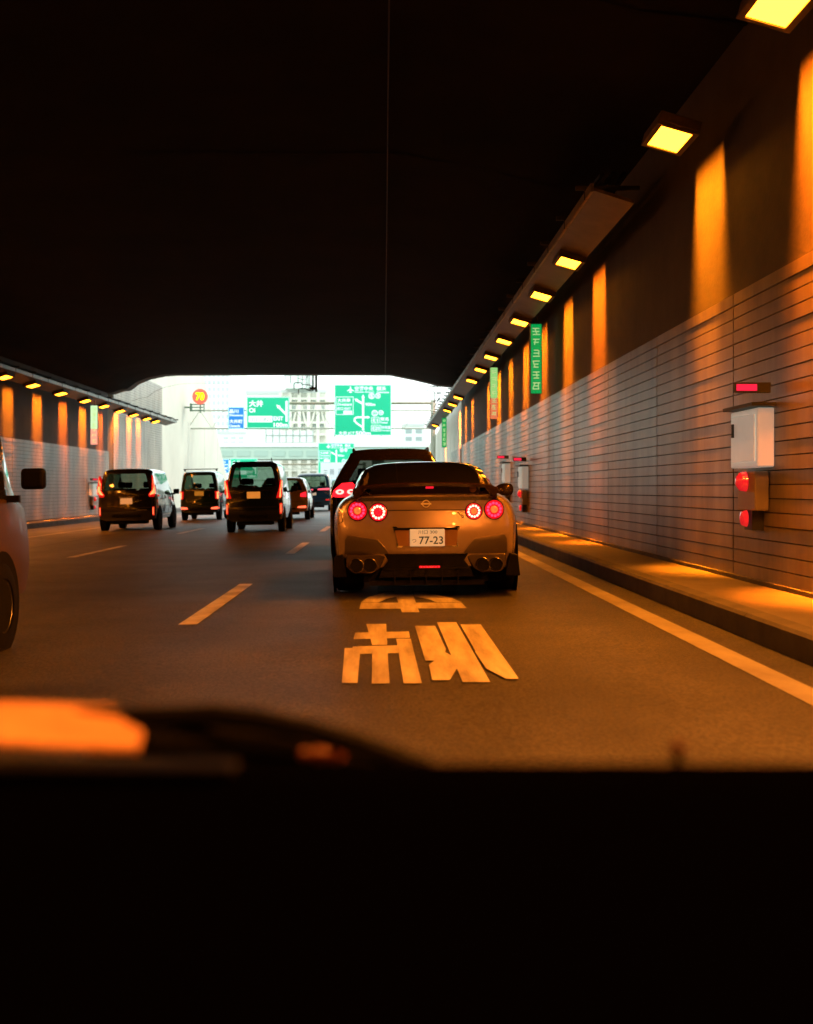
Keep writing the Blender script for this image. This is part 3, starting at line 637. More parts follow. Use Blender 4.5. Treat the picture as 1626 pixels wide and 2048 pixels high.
def make_car(name, label, X, Yc, W, H, L, paint, fax=None, ws=.62, belt=.98, sill=.28, tum=.10, lean=.14, one_box=True, roof_drop=.03, glass=glass_t, wr=.29, hollow=True, rear_win=None, rot=0, bulge=.05):
    """lofted car body with its own tail, windows, wheels, mirrors; local origin on the road under the tail, +Y forward"""
    r = thing(name, label, 'car', (X, Yc, zs(X)), (0, -K, R(rot)))
    hw = W/2; hr = hw-tum; fax = fax or (.62 if L < 3.8 else .85)
    hood = .95 if not one_box else .55
    # stations: y, roof z, half width factor, inset
    yr1 = L-hood-ws; yr0 = L-hood
    top = H; bz = belt
    ST = [(0,.045,top-.10,1),(.03,.012,top-.045,1),(.10,0,top-.02,1),(.45,0,top-.005,.35),(.95,-.005,top,0),(L*.42,-.005,top+.005,0),(yr1,0,top-roof_drop,0),(yr0,.01,bz+.06,0),(L-.25,.05,bz-(.08 if tum > .06 else 0),0),(L-.05,.10,bz-(.22 if tum > .06 else .07),0),(L,.22,bz-(.34 if tum > .06 else .2),0)]
    rows = []
    def tail(z):  # forward lean of the tailgate with height
        t = max(0, (z-belt)/(top-belt)); return lean*t**1.15 - .03*math.exp(-((z-.55)/.18)**2) + (.02 if z < .4 else 0)
    for y, ins, zt_, f in ST:
        h = hw-ins; cab = zt_ > bz+.15; q = hr-ins
        if not cab: q = h-.10
        zc = zt_
        def zl(t): return bz+(zc-.13-bz)*t
        if cab: prof_ = [(0,sill),(h*.8,sill),(h-.03,sill+.05),(h,sill+.22),(h+.0,(sill+bz)/2+.1),(h-.012,bz),(h+(q-h)*.30,zl(.34)),(h+(q-h)*.62,zl(.67)),(q,zl(1)),(q-.035,zc-.06),(q-.13,zc-.012),(q*.5,zc+.004),(0,zc+.008)]
        else: prof_ = [(0,sill),(h*.8,sill),(h-.03,sill+.05),(h,sill+.22),(h,(sill+zc)/2+.08),(h-.015,zc-.10),(h-.03,zc-.06),(h-.05,zc-.04),(h-.09,zc-.02),(h-.16,zc-.01),(h-.3,zc),(h*.5,zc+.01),(0,zc+.015)]
        rows.append([(x, y+(tail(z)*f if f else 0)+(bulge*(x/hw)**2*f if f == 1 else 0), z) for x, z in prof_])
    body = MB(); gl_s = MB(); gl_s2 = MB(); gl_r = MB(); gl_f = MB(); n = len(rows[0])
    for s in (1, -1):
        for j in range(len(rows)-1):
            for i in range(n-1):
                q = [(s*p[0], p[1], p[2]) for p in (rows[j][i], rows[j][i+1], rows[j+1][i+1], rows[j+1][i])]
                side_win = 5 <= i <= 7 and 3 <= j <= 6 and not (j == 6 and i == 7)
                front = j == 6 and i >= 8 
                tgt = body
                if side_win: tgt = gl_s if s > 0 else gl_s2
                elif front: tgt = gl_f
                tgt.quad(*q)
    # tail cap: rows across
    ww = rear_win or (.16, .80, .86)      # low, high (fractions belt..roof), width fraction
    cap = rows[0]; fr = [-1,-.93,-ww[2],-.55,-.2,.2,.55,ww[2],.93,1]
    lv = [(x, z) for x, y, z in cap]
    # finer rows by interpolating the outline
    out = []
    for i in range(1, n-1):
        x0_, z0_ = lv[i]; x1_, z1_ = lv[i+1]; m_ = 3 if (z1_-z0_) > .1 else 1
        for q in range(m_): out.append((x0_+(x1_-x0_)*q/m_, z0_+(z1_-z0_)*q/m_))
    out.append((.0, lv[-1][1]))
    def capy(x, z): return tail(z)+bulge*(x/hw)**2
    wz0 = belt+(top-belt)*ww[0]; wz1 = belt+(top-belt)*ww[1]
    snap = sorted(set([round(z, 4) for _, z in out]+[round(wz0, 4), round(wz1, 4)]))
    def wid(z):
        for i in range(len(out)-1):
            if out[i][1] <= z <= out[i+1][1] and out[i+1][1] > out[i][1]: t = (z-out[i][1])/(out[i+1][1]-out[i][1]); return out[i][0]+(out[i+1][0]-out[i][0])*t
        return out[0][0]
    for a, b in zip(snap[:-1], snap[1:]):
        wa, wb = wid(a+1e-5), wid(b-1e-5)
        for u, v in zip(fr[:-1], fr[1:]):
            q = [(u*wa, a), (v*wa, a), (v*wb, b), (u*wb, b)]; q3 = [(x, capy(x, z), z) for x, z in q]
            if a >= wz0-1e-3 and b <= wz1+1e-3 and abs((u+v)/2) < ww[2]: gl_r.quad(*q3)
            else: body.quad(*q3)
    bo = body.build('body', paint, r, smooth=True)
    gl_s.build('side_window', glass, r, smooth=True); gl_s2.build('side_window', glass, r, smooth=True)
    gr = gl_r.build('rear_window', glass, r, smooth=True); gl_f.build('windscreen', glassmat('clear_glass', (.8,.88,.84)), r, smooth=True)
    # cabin: floor deck and seats
    MB().box((0,L*.42,belt-.12), (W-.2,L*.66,.04)).build('cabin_deck', interior, r)
    for sx in (-.36, .36):
        for yy in ((1.1, 2.0) if L < 3.8 else (1.2, 2.2)):
            s_ = MB(); s_.box((sx*(W/1.6),yy,belt+.02), (.44,.14,.30)); s_.box((sx*(W/1.6),yy,belt+.27), (.22,.09,.17)); s_.build('seat', interior, r, bevel=.04)
    for s in (1, -1):
        wheel(r, s*(hw-.07), .62 if L < 3.8 else .85, wr, .18); wheel(r, s*(hw-.07), L-fax, wr, .18)
        mi = MB(); mi.box((s*(hw+.11), yr0-.28, belt+.07), (.17,.09,.15)); mi.build('side_mirror', black_plastic, r, bevel=.03)
        MB().box((s*(hw+.02), yr0-.26, belt+.0), (.10,.04,.05)).build('mirror_stalk', black_plastic, r)
        MB().lathe([(-.02*s,.0),(0,wr+.05),(.004*s,wr+.05),(.006*s,0)], (s*(hw+.003),.62 if L < 3.8 else .85,wr+.02)).build('wheel_arch', rubber, r)
        MB().lathe([(-.02*s,.0),(0,wr+.05),(.004*s,wr+.05),(.006*s,0)], (s*(hw+.003),L-fax,wr+.02)).build('wheel_arch', rubber, r)
        for yq in (L*.30, L*.56): MB().box((s*(hw-.002), yq, (belt+sill)/2+.1), (.012,.012,belt-sill-.2)).build('door_seam', dark_gap, r)
    MB().box((0,.35,sill-.04), (W*.62,.5,.10)).build('underbody', rubber, r)
    sk = Skin(bo)
    def tseam(pts, nm='tail_seam', rad=.005, m=dark_gap):
        P3 = []
        for (xa, za), (xb, zb_) in zip(pts[:-1], pts[1:]):
            nn = max(2, int(math.hypot(xb-xa, zb_-za)/.08)); P3 += [(xa+(xb-xa)*i/nn, za+(zb_-za)*i/nn) for i in range(nn)]
        P3.append(pts[-1]); MB().tube([(x, (sk.y(x, z) or capy(x, z))-.002, z) for x, z in P3], rad, 5).build(nm, m, r)
    tseam([(-hw+.13,.64),(hw-.13,.64)]); tseam([(-hw+.10,.66),(-hw+.10,belt-.05)]); tseam([(hw-.10,.66),(hw-.10,belt-.05)])
    zb_ = belt+(top-belt)*ww[0]
    MB().tube([(.02, capy(0, zb_)-.035, zb_-.01),(-.12, capy(0, zb_+.04)-.03, zb_+.035),(-.42, capy(0, zb_+.06)-.025, zb_+.06)], .010, 6).build('rear_wiper', black_plastic, r)
    MB().box((0, capy(0,.42)-.015, .40), (W*.5,.03,.05)).build('bumper_step', black_plastic, r, bevel=.01)
    return r, sk, bo, tail
def plate(r, sk, x, z, w_, h_, m, text=None, small=None):
    y = min(v for v in (sk.y(x-w_/2, z), sk.y(x+w_/2, z), sk.y(x, z+h_/2), sk.y(x, z-h_/2), 9) if v is not None)-.022
    p = MB().box((x,y+.01,z), (w_,.012,h_)).build('number_plate', m, r, bevel=.004)
    if text:
        t = MB(); put_text(t, text, x-w_*.30, z-h_*.38, x+w_*.46, z+h_*.14, y+.002, .01)
        if small: put_text(t, small, x-w_*.28, z+h_*.22, x+w_*.28, z+h_*.42, y+.002, .0)
        t.build('plate_figures', ink, p)
    return y
def mirror_pts(poly): return [(-x, z) for x, z in poly]
# painted finishes
blk = mat('gloss_black_paint', (.008,.008,.009), .12, coat=1)
navy = mat('navy_paint', (.008,.014,.03), .15, coat=1)
dgreen = mat('dark_green_paint', (.008,.03,.02), .14, coat=1)
olive = mat('olive_gold_paint', (.38,.29,.09), .3, metal=.3, coat=1)
teal = mat('dark_teal_paint', (.008,.035,.06), .18, coat=1)
brown = mat('bronze_van_paint', (.09,.055,.018), .42, metal=.1, coat=.10, spec=.3)
# 1. small black wagon in the far left lane (boomerang lamps)
c, sk, b, tl_ = make_car('compact_car', 'black compact car with red boomerang tail lamps in the far left lane', -7.07, 32.6, 1.60, 1.72, 3.5, blk, belt=1.0, lean=.13, wr=.31, tum=.13)
for s in (1, -1):
    out_ = [(.80,.93),(.62,.93),(.60,1.00),(.69,1.10),(.70,1.52),(.745,1.52),(.80,1.10)]
    P_ = out_ if s > 0 else mirror_pts(out_)
    l = sk.patch(P_, 'tail_lamp', red_soft, c, .02, .03)
    el_ = [(.775,1.02),(.64,.965),(.63,.985),(.745,1.05),(.735,1.46),(.755,1.46),(.785,1.08)]
    sk.patch(el_ if s > 0 else mirror_pts(el_), 'light_strip', red_hot, l, .03, .01, rings=(1,.5))
    bl = [(.76,.42),(.71,.42),(.71,.66),(.76,.66)]; l = sk.patch([(x*s, z) for x, z in bl], 'bumper_reflector', red_soft, c, .015, .02); sk.patch([(s*(.735+(x-.735)*.6), .54+(z-.54)*.85) for x, z in bl], 'light_strip', emat('orange_element', (1,.12,.04), 1.2), l, .025, .01, rings=(1,.5))
plate(c, sk, 0, .82, .33, .165, mat('amber_lit_plate', (.55,.36,.18), .5, emis=(1,.45,.15), es=.25))  # plate colour and glow carry the amber light falling on it
MB().box((.0,-.02,.93), (.40,.02,.03)).build('tailgate_handle', chrome, c); MB().box((.42,-.035,.57), (.30,.012,.012)).build('bumper_trim', chrome, c)
# 2. kei van with roof bar, dark green
c, sk, b, _ = make_car('kei_van', 'dark green kei van with black roof bar and yellow plate in the far left lane', -6.72, 43.2, 1.40, 1.80, 3.39, dgreen, belt=1.0, lean=.07, tum=.10)
for s in (1, -1):
    l = sk.patch([(s*x, z) for x, z in ((.70,.76),(.58,.78),(.57,1.05),(.70,1.07))], 'tail_lamp', red_soft, c, .02, .03)
    sk.patch([(s*x, z) for x, z in ((.69,.78),(.645,.79),(.64,1.02),(.69,1.04))], 'light_strip', emat('orange_lens', (1,.25,.08), 1.6), l, .03, .01, rings=(1,.5))
    sk.patch([(s*x, z) for x, z in ((.70,.40),(.42,.41),(.44,.47),(.70,.50))], 'bumper_reflector', emat('low_red_lens', (1,.10,.04), 1.5), c, .015, .02)
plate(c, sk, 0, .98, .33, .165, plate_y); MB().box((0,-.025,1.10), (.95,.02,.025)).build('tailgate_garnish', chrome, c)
rb = MB(); rb.box((0,.5,1.875), (1.28,.05,.03)); rb.box((-.58,.5,1.84), (.05,.08,.08)); rb.box((.58,.5,1.84), (.05,.08,.08)); rb.build('roof_bar', black_plastic, c)
# 3. black minivan with tall lamps
c, sk, b, _ = make_car('minivan', 'tall black and navy minivan with upright red lamps in the middle lane', -3.24, 29.6, 1.43, 1.79, 3.39, navy, belt=1.02, lean=.12, tum=.12)
for s in (1, -1):
    l = sk.patch([(s*x, z) for x, z in ((.72,.86),(.56,.86),(.60,1.0),(.655,1.18),(.655,1.34),(.72,1.30))], 'tail_lamp', red_soft, c, .02, .03)
    sk.patch([(s*x, z) for x, z in ((.68,.88),(.64,.88),(.645,1.06),(.69,1.18),(.695,1.30),(.715,1.28),(.71,1.16),(.68,1.06))], 'light_strip', red_hot, l, .03, .01, rings=(1,.5))
    l = sk.patch([(s*x, z) for x, z in ((.71,.46),(.64,.46),(.64,.73),(.71,.73))], 'bumper_reflector', red_soft, c, .015, .02)
    sk.patch([(s*x, z) for x, z in ((.69,.48),(.66,.48),(.66,.71),(.69,.71))], 'light_strip', emat('orange_element', (1,.12,.04), 1.2), l, .025, .01, rings=(1,.5))
plate(c, sk, 0, .94, .33, .165, mat('orange_lit_plate', (.60,.28,.06), .5, emis=(1,.35,.05), es=.28)); MB().box((0,-.02,1.06), (1.0,.02,.022)).build('tailgate_garnish', chrome, c)  # orange lamp light put into the plate's colour and glow
MB().tube([(.42,.5,1.79),(.42,.42,1.87)], .012, 6).build('aerial', black_plastic, c); sk.patch(circ(0,1.14,.035,12), 'emblem', chrome, c, .02, .01)
MB().box((0,.02,1.765), (1.0,.12,.03)).build('roof_spoiler', blk, c, bevel=.01)
# 4. olive hatch mostly hidden
c, sk, b, _ = make_car('hatchback', 'olive gold hatchback half hidden behind the black minivan', -3.50, 41.2, 1.72, 1.50, 4.1, olive, belt=.95, lean=.40, one_box=False, tum=.16, wr=.31)
for s in (1, -1):
    sk.patch([(s*x, z) for x, z in ((.81,.80),(.60,.82),(.62,.93),(.80,.99))], 'tail_lamp', red_on, c, .02, .03)
    sk.patch([(s*x, z) for x, z in ((.80,.42),(.50,.43),(.52,.48),(.80,.50))], 'bumper_reflector', emat('low_red_lens', (1,.10,.04), 1.5), c, .015, .02)
plate(c, sk, 0, .72, .33, .165, plate_w)
# 5. teal minivan with full-width lamp
c, sk, b, _ = make_car('minivan', 'dark teal minivan with a full width red light bar far ahead in the middle lane', -3.42, 57.2, 1.70, 1.85, 4.7, teal, belt=1.05, lean=.14, tum=.10, wr=.33)
sk.patch([(-.80,1.03),(.80,1.03),(.80,1.12),(.55,1.07),(-.55,1.07),(-.80,1.12)], 'light_bar', emat('pink_red_bar', (1,.10,.14), 1.0), c, .025, .03, sub=12)
plate(c, sk, 0, .86, .33, .165, plate_w)
for s in (1, -1): sk.patch([(s*x, z) for x, z in ((.80,.52),(.62,.52),(.62,.58),(.80,.58))], 'bumper_reflector', red_soft, c, .015, .02)
# 5b. pale blue car far off
c, sk, b, _ = make_car('pickup_van', 'pale blue vehicle glimpsed far ahead between minivan and tall wagon', -2.75, 76, 1.6, 1.75, 3.8, mat('pale_blue_paint', (.30,.48,.58), .3, coat=1), belt=1.0, lean=.08)
for s in (1, -1): sk.patch([(s*x, z) for x, z in ((.76,.74),(.62,.74),(.62,.88),(.76,.88))], 'tail_lamp', red_soft, c, .02, .03)
# 6. tall wagon right ahead of the coupe
c, sk, b, _ = make_car('sport_utility_car', 'dark brown black tall wagon directly ahead of the bronze coupe', .13, 17.6, 1.85, 1.66, 4.65, mat('dark_wagon_paint', (.014,.010,.009), .16, coat=1), belt=1.02, lean=.55, one_box=False, tum=.27, wr=.36, rear_win=(.12,.72,.80), glass=glassmat('privacy_glass', (.045,.045,.035)))
for s in (1, -1):
    l = sk.patch([(s*x, z) for x, z in ((.90,.93),(.46,.93),(.50,1.06),(.58,1.15),(.74,1.14),(.86,1.04))], 'tail_lamp', red_on, c, .02, .04)
    for cx in (.60, .77):
        q = circ(cx*s, 1.01, .055, 14); sk.patch([(cx*s+(x-cx*s)*1.15, 1.01+(z-1.01)*.7) for x, z in q], 'light_ring', white_led, l, .035, .01, rings=(1,.75)); sk.patch([(cx*s+(x-cx*s)*.6, 1.01+(z-1.01)*.35) for x, z in q], 'lens_core', red_soft, l, .045, .01, rings=(1,.5))
for s in (1, -1): MB().tube([(s*.58,.75,1.63),(s*.58,.95,1.672),(s*.58,3.0,1.68),(s*.58,3.2,1.63)], .016, 8).build('roof_rail', black_plastic, c)
for o in kids(c):
    if o.name.startswith(('side_mirror', 'mirror_stalk')): o.location = (-.16 if o.data.vertices[0].co.x > 0 else .16, 0, .10)
for s in (1,-1): MB().box((s*.44,2.0,1.02), (.26,.16,.5)).build('seat_back', interior, c, bevel=.04)
# 7. bronze van alongside on the left
c, sk, b, _ = make_car('passenger_van', 'bronze brown van cut by the left edge of the photo, its side mirror out', -3.42, 4.5, 1.70, 1.86, 4.5, brown, fax=1.0, ws=.36, belt=1.02, lean=.1, tum=.05, wr=.30, one_box=True, glass=mat('van_side_glass', (.02,.02,.018), .05, coat=1))
for o in kids(c):
    if o.name.startswith('side_mirror') and o.data.vertices[0].co.x > 0:
        o.location.z = .07; o.location.x = .0; o.location.y = .22
MB().box((.856, 2.9, .92), (.012,.16,.03)).build('door_handle', chrome, c, bevel=.004)
MB().tube([(.862,.9,.60),(.862,3.3,.60)], .010, 6).build('side_moulding', chrome, c)
# ------------------------------------------------------------------ the bronze coupe
GX, GY = .405, 11.25
gt = thing('sports_coupe', 'bronze sports coupe with four round red lamps directly ahead', 'car', (GX, GY, zs(GX)), (0, -K*.7, -R(1.0)))
bronze = mat('bronze_metallic', (.45,.35,.30), .25, metal=.45, coat=1, bump=.10, bscale=900)
ZB = .26
GS = {  # station y : profile from sill to centre top
 0.00: [(.80,.33),(.825,.44),(.835,.62),(.83,.76),(.80,.86),(.745,.925),(.66,.962),(.5,.974),(.35,.979),(.2,.981),(0,.982)],
 0.05: [(.845,.31),(.868,.43),(.875,.62),(.872,.765),(.840,.868),(.785,.935),(.69,.974),(.52,.985),(.36,.990),(.2,.992),(0,.993)],
 0.30: [(.88,.28),(.905,.42),(.915,.62),(.910,.775),(.875,.880),(.815,.950),(.71,.985),(.54,.998),(.37,1.003),(.2,1.005),(0,1.006)],
 0.70: [(.90,.26),(.93,.42),(.940,.62),(.935,.785),(.895,.890),(.83,.960),(.745,.998),(.66,1.03),(.55,1.05),(.3,1.06),(0,1.065)],
 1.15: [(.91,.24),(.935,.42),(.942,.62),(.935,.785),(.89,.895),(.82,.955),(.765,1.00),(.72,1.10),(.64,1.178),(.36,1.192),(0,1.19)],
 1.70: [(.88,.22),(.90,.42),(.905,.62),(.90,.78),(.87,.90),(.82,.95),(.77,1.01),(.72,1.18),(.635,1.290),(.36,1.315),(0,1.32)],
 2.25: [(.87,.20),(.885,.42),(.89,.62),(.885,.78),(.86,.90),(.81,.95),(.765,1.02),(.71,1.21),(.635,1.325),(.36,1.348),(0,1.354)],
 2.75: [(.87,.20),(.885,.42),(.89,.62),(.885,.78),(.86,.90),(.81,.95),(.765,1.02),(.71,1.18),(.625,1.30),(.36,1.335),(0,1.345)],
 3.45: [(.88,.20),(.90,.42),(.905,.62),(.90,.78),(.87,.88),(.82,.92),(.76,.95),(.69,.98),(.58,.99),(.33,1.0),(0,1.0)],
 4.10: [(.90,.20),(.93,.42),(.935,.6),(.92,.72),(.87,.79),(.80,.83),(.7,.85),(.6,.86),(.5,.87),(.3,.88),(0,.88)],
 4.62: [(.70,.22),(.74,.36),(.75,.46),(.73,.54),(.69,.6),(.62,.63),(.5,.65),(.4,.66),(.3,.66),(.2,.66),(0,.66)]}
def fy(z): # fascia depth by height
    pts = [(.2,.07),(.33,.045),(.44,.01),(.56,-.015),(.66,-.012),(.76,.022),(.84,.046),(.90,.040),(.95,.02),(.985,0)]
    for a, b_ in zip(pts[:-1], pts[1:]):
        if a[0] <= z <= b_[0]: return a[1]+(b_[1]-a[1])*(z-a[0])/(b_[0]-a[0])
    return 0
def gy(x, z): return fy(z)+.13*(abs(x)/.83)**2.2
body = MB(); keys = sorted(GS)
rings = []
for kx in keys:
    pf = [(0,ZB if kx else .30),(GS[kx][0][0]*.8,ZB if kx else .30)]+GS[kx]
    if kx == 0: rings.append([(x, gy(x, z), z) for x, z in pf])
    elif kx < .1: rings.append([(x, kx+gy(x, z)*1.0+.0, z) for x, z in pf])
    elif kx < .4: rings.append([(x, kx+.10*(abs(x)/.83)**2, z) for x, z in pf])
    else: rings.append([(x, kx, z) for x, z in pf])
n = len(rings[0])
for s in (1, -1):
    for j in range(len(rings)-1):
        for i in range(n-1):
            body.quad(*[(s*p[0], p[1], p[2]) for p in (rings[j][i], rings[j][i+1], rings[j+1][i+1], rings[j+1][i])])
cp = [(p[0], p[2]) for p in rings[0][1:]]
# one row across the tail at every outline level up to the shoulder; the lip rows run to the centre
for i in range(len(cp)-1):
    (xa, za), (xb, zb2) = cp[i], cp[i+1]
    if i <= 5:
        for u, v in zip([-1,-.85,-.65,-.4,-.15,.15,.4,.65,.85], [-.85,-.65,-.4,-.15,.15,.4,.65,.85,1]):
            def q(u_, x_, z_): return (u_*x_, gy(u_*x_, z_), z_)
            body.quad(q(u, xa, za), q(v, xa, za), q(v, xb, zb2), q(u, xb, zb2))
    else: pass
tl2 = cp[6]; seq = [(-x, z) for x, z in cp[6:]]+[(x, z) for x, z in cp[6:-1][::-1]]
us = [-1,-.85,-.65,-.4,-.15,.15,.4,.65,.85,1]
low = [(u*tl2[0], tl2[1]) for u in us]
def lipz(x):
    a = [(abs(p[0]), p[1]) for p in cp[6:]][::-1]
    for p, q_ in zip(a[:-1], a[1:]):
        if p[0] <= abs(x) <= q_[0]: return p[1]+(q_[1]-p[1])*(abs(x)-p[0])/(q_[0]-p[0])
    return a[-1][1]
xs = [-.66,-.561,-.5,-.429,-.35,-.264,-.2,-.099,0,.099,.2,.264,.35,.429,.5,.561,.66]
for a, b_ in zip(xs[:-1], xs[1:]):
    body.quad((a, gy(a,.962), .962), (b_, gy(b_,.962), .962), (b_, gy(b_,lipz(b_)), lipz(b_)), (a, gy(a,lipz(a)), lipz(a)))
body.v = [(v[0]*.98, v[1], v[2]) for v in body.v]
gb = body.build('body', bronze, gt, smooth=False, sub=2); gb.data.shade_smooth()
sk = Skin(gb)
# rear glass and roof: dark shell lying on the body above the deck
def on_top(x, y):
    h = sk.t.ray_cast(Vector((x, y, 3)), Vector((0, 0, -1))); return h[0].z if h[0] is not None else 1.0
def top_shell(name, m, ys_, wfun, off, parent=gt, us=9):
    mb = MB(); rows_ = []
    for y in ys_:
        W_ = wfun(y); r_ = []
        for i in range(us+1):
            x = -W_+2*W_*i/us; r_.append((x, y, on_top(x, y)+off))
        rows_.append([(r_[0][0], r_[0][1], r_[0][2]-off-.01)]+r_+[(r_[-1][0], r_[-1][1], r_[-1][2]-off-.01)])
    mb.grid(rows_); return mb.build(name, m, parent, smooth=True)
top_shell('rear_window', glass_d, [.74+.1*i for i in range(11)], lambda y: .675-.045*(y-.74), .010)
top_shell('roof_panel', mat('dark_roof_paint', (.05,.03,.02), .15, metal=.4, coat=1), [1.80+.1*i for i in range(11)], lambda y: .545, .006)
for s in (1, -1):   # side windows
    mb = MB(); rows_ = []
    for i in range(10):
        y = 1.25+.2*i; row = []
        for z in [1.035+j*.05 for j in range(5)]:
            zt_ = min(z, 1.04+.30*max(0, min(1, (y-.95)/.9, (3.35-y)/.5)))
            h = sk.t.ray_cast(Vector((s*2, y, zt_)), Vector((-s, 0, 0))); xx = h[0].x if h[0] is not None else s*.7
            row.append((xx+s*.006, y, zt_))
        rows_.append(row)
    mb.grid(rows_).build('side_window', glass_d, gt, smooth=True)
    wheel(gt, s*.772, .95, .355, .285, 6); wheel(gt, s*.79, 3.72, .355, .255, 6)
    MB().lathe([(-.03*s,.0),(0,.41),(.004*s,.41),(.006*s,0)], (s*.920,.95,.37), n=36).build('wheel_arch', rubber, gt)
    if s < 0: continue
    mi = MB(); mi.lathe([(-.11,.0),(-.105,.035),(-.06,.058),(.03,.068),(.085,.055),(.105,.03),(.11,0)], (0,0,0), 'x', 20); o = mi.build('side_mirror', mat('mirror_shell', (.08,.05,.03), .25, metal=.5, coat=1), gt, smooth=True)
    o.location = (s*(1.0 if s > 0 else .88), 2.95, 1.02); o.scale = (.95,.75,1.15)
    MB().box((s*.87,2.95,.985), (.16,.05,.035)).build('mirror_stalk', black_plastic, gt)
# four round lamps with rings of elements
for cx, cz, rad, hot in ((-.652,.838,.090,0), (-.452,.822,.083,1), (.460,.822,.076,2), (.657,.836,.090,0)):
    l = sk.patch(circ(cx, cz, rad, 32), 'tail_lamp', mat('lamp_red_shell', (.45,.008,.02), .15, coat=1, emis=(1,.005,.02), es=.30), gt, .018, .03)
    y = sk.y(cx, cz); rr_ = sk.patch(circ(cx, cz, rad*1.10, 32), 'lamp_bezel', black_plastic, gt, .008, .02, rings=(1,.8))
    m = MB(); el = MB()
    for i in range(12):
        a = 2*math.pi*i/12+.13; x, z = cx+math.cos(a)*rad*.68, cz+math.sin(a)*rad*.68; yy = (sk.y(x, z) or y)-.026
        el.lathe([(0,rad*.155),(-.006,rad*.13),(-.009,0)], (x, yy, z), 'y', 10)
    el.build('element', emat('ring_element_hot', (1,.45,.30), 1.7) if hot else emat('ring_element', (1,.05,.14), .75), l)
    yy = y-.020
    el = MB(); el.lathe([(0,rad*.40),(-.010,rad*.38),(-.014,rad*.25),(-.006,rad*.20),(-.004,0)], (cx, yy, cz), 'y', 24)
    el.build('lamp_core', mat('amber_core', (.55,.25,.06), .2, metal=.6, coat=1, emis=(1,.25,.05), es=.35) if hot != 1 else mat('red_core', (.5,.02,.03), .2, coat=1, emis=(1,.01,.03), es=.5), l, smooth=True)
# crease between the lamps, boot lid seams
def seam(pts, rad=.003, m=dark_gap, nm='seam', off=.001):
    P3 = []
    for (xa, za), (xb, zb_) in zip(pts[:-1], pts[1:]):
        nn = max(2, int(math.hypot(xb-xa, zb_-za)/.04))
        for i in range(nn): t = i/nn; P3.append((xa+(xb-xa)*t, za+(zb_-za)*t))
    P3.append(pts[-1]); return MB().tube([(x, (sk.y(x, z) or 0)-off, z) for x, z in P3], rad, 5).build(nm, m, gt)
seam([(-.36,.838),(.375,.838)], .0045); seam([(-.50,.972),(-.49,.93),(-.52,.908)]); seam([(.50,.972),(.475,.915)]); seam([(-.86,.70),(-.80,.73),(-.79,.80)])
# recessed plate surround
yb = sk.y(0,.55)
tr_ = MB(); O = [(-.318,.683),(.325,.683),(.305,.486),(-.275,.486)]; I = [(-.298,.668),(.305,.668),(.29,.50),(-.262,.50)]
ro = [(x, (sk.y(x, z) or 0)-.004, z) for x, z in O]; ri = [(x, (sk.y(x, z) or 0)-.004, z) for x, z in I]; rb_ = [(x, yb+.012, z) for x, z in I]
tr_.grid([ro+[ro[0]], ri+[ri[0]]]); tr_.build('plate_surround', chrome, gt)
rc = MB(); rc.quad(*[(x, yb-.008, z) for x, z in I]); 
rc.build('plate_recess', mat('recess_bronze', (.36,.20,.10), .4, metal=.6), gt)
MB().box((0,yb-.010,.662), (.60,.024,.022)).build('plate_recess_lip', black_plastic, gt, bevel=.004)
px_, pz_ = .012, .578
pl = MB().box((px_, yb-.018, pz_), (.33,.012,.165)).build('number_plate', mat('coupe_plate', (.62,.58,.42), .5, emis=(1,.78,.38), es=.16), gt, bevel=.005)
t = MB(); put_text(t, '77-23', px_-.078, pz_-.062, px_+.150, pz_+.012, yb-.0255, .012); put_text(t, '川口 300', px_-.085, pz_+.035, px_+.095, pz_+.070, yb-.0255, .0); put_text(t, 'つ', px_-.145, pz_-.045, px_-.105, pz_-.015, yb-.0255, 0)
t.build('plate_figures', ink, pl)
# round emblem with a bar across, and the small tilted badge
em = MB(); ey = sk.y(0,.90); 
ring = [(math.cos(2*math.pi*i/24)*.034+.005, ey-.010, .898+math.sin(2*math.pi*i/24)*.032) for i in range(25)]
em.tube(ring, .005, 6, caps=False); em.box((.005, ey-.012, .898), (.098,.008,.016)); em.build('emblem', mat('emblem_silver', (.95,.9,.85), .4), gt)
bd = MB(); by = sk.y(.33,.79); 
for pts in ([(.300,.806),(.312,.812),(.330,.806),(.318,.796),(.333,.788)], [(.338,.800),(.352,.795),(.350,.780),(.334,.776)], [(.348,.790),(.365,.786),(.360,.766),(.340,.758),(.333,.762)]):
    bd.tube([(x, by-.006, z) for x, z in pts], .0045, 5)
bd.build('badge', mat('gold_badge', (.9,.7,.35), .2, metal=1), gt)
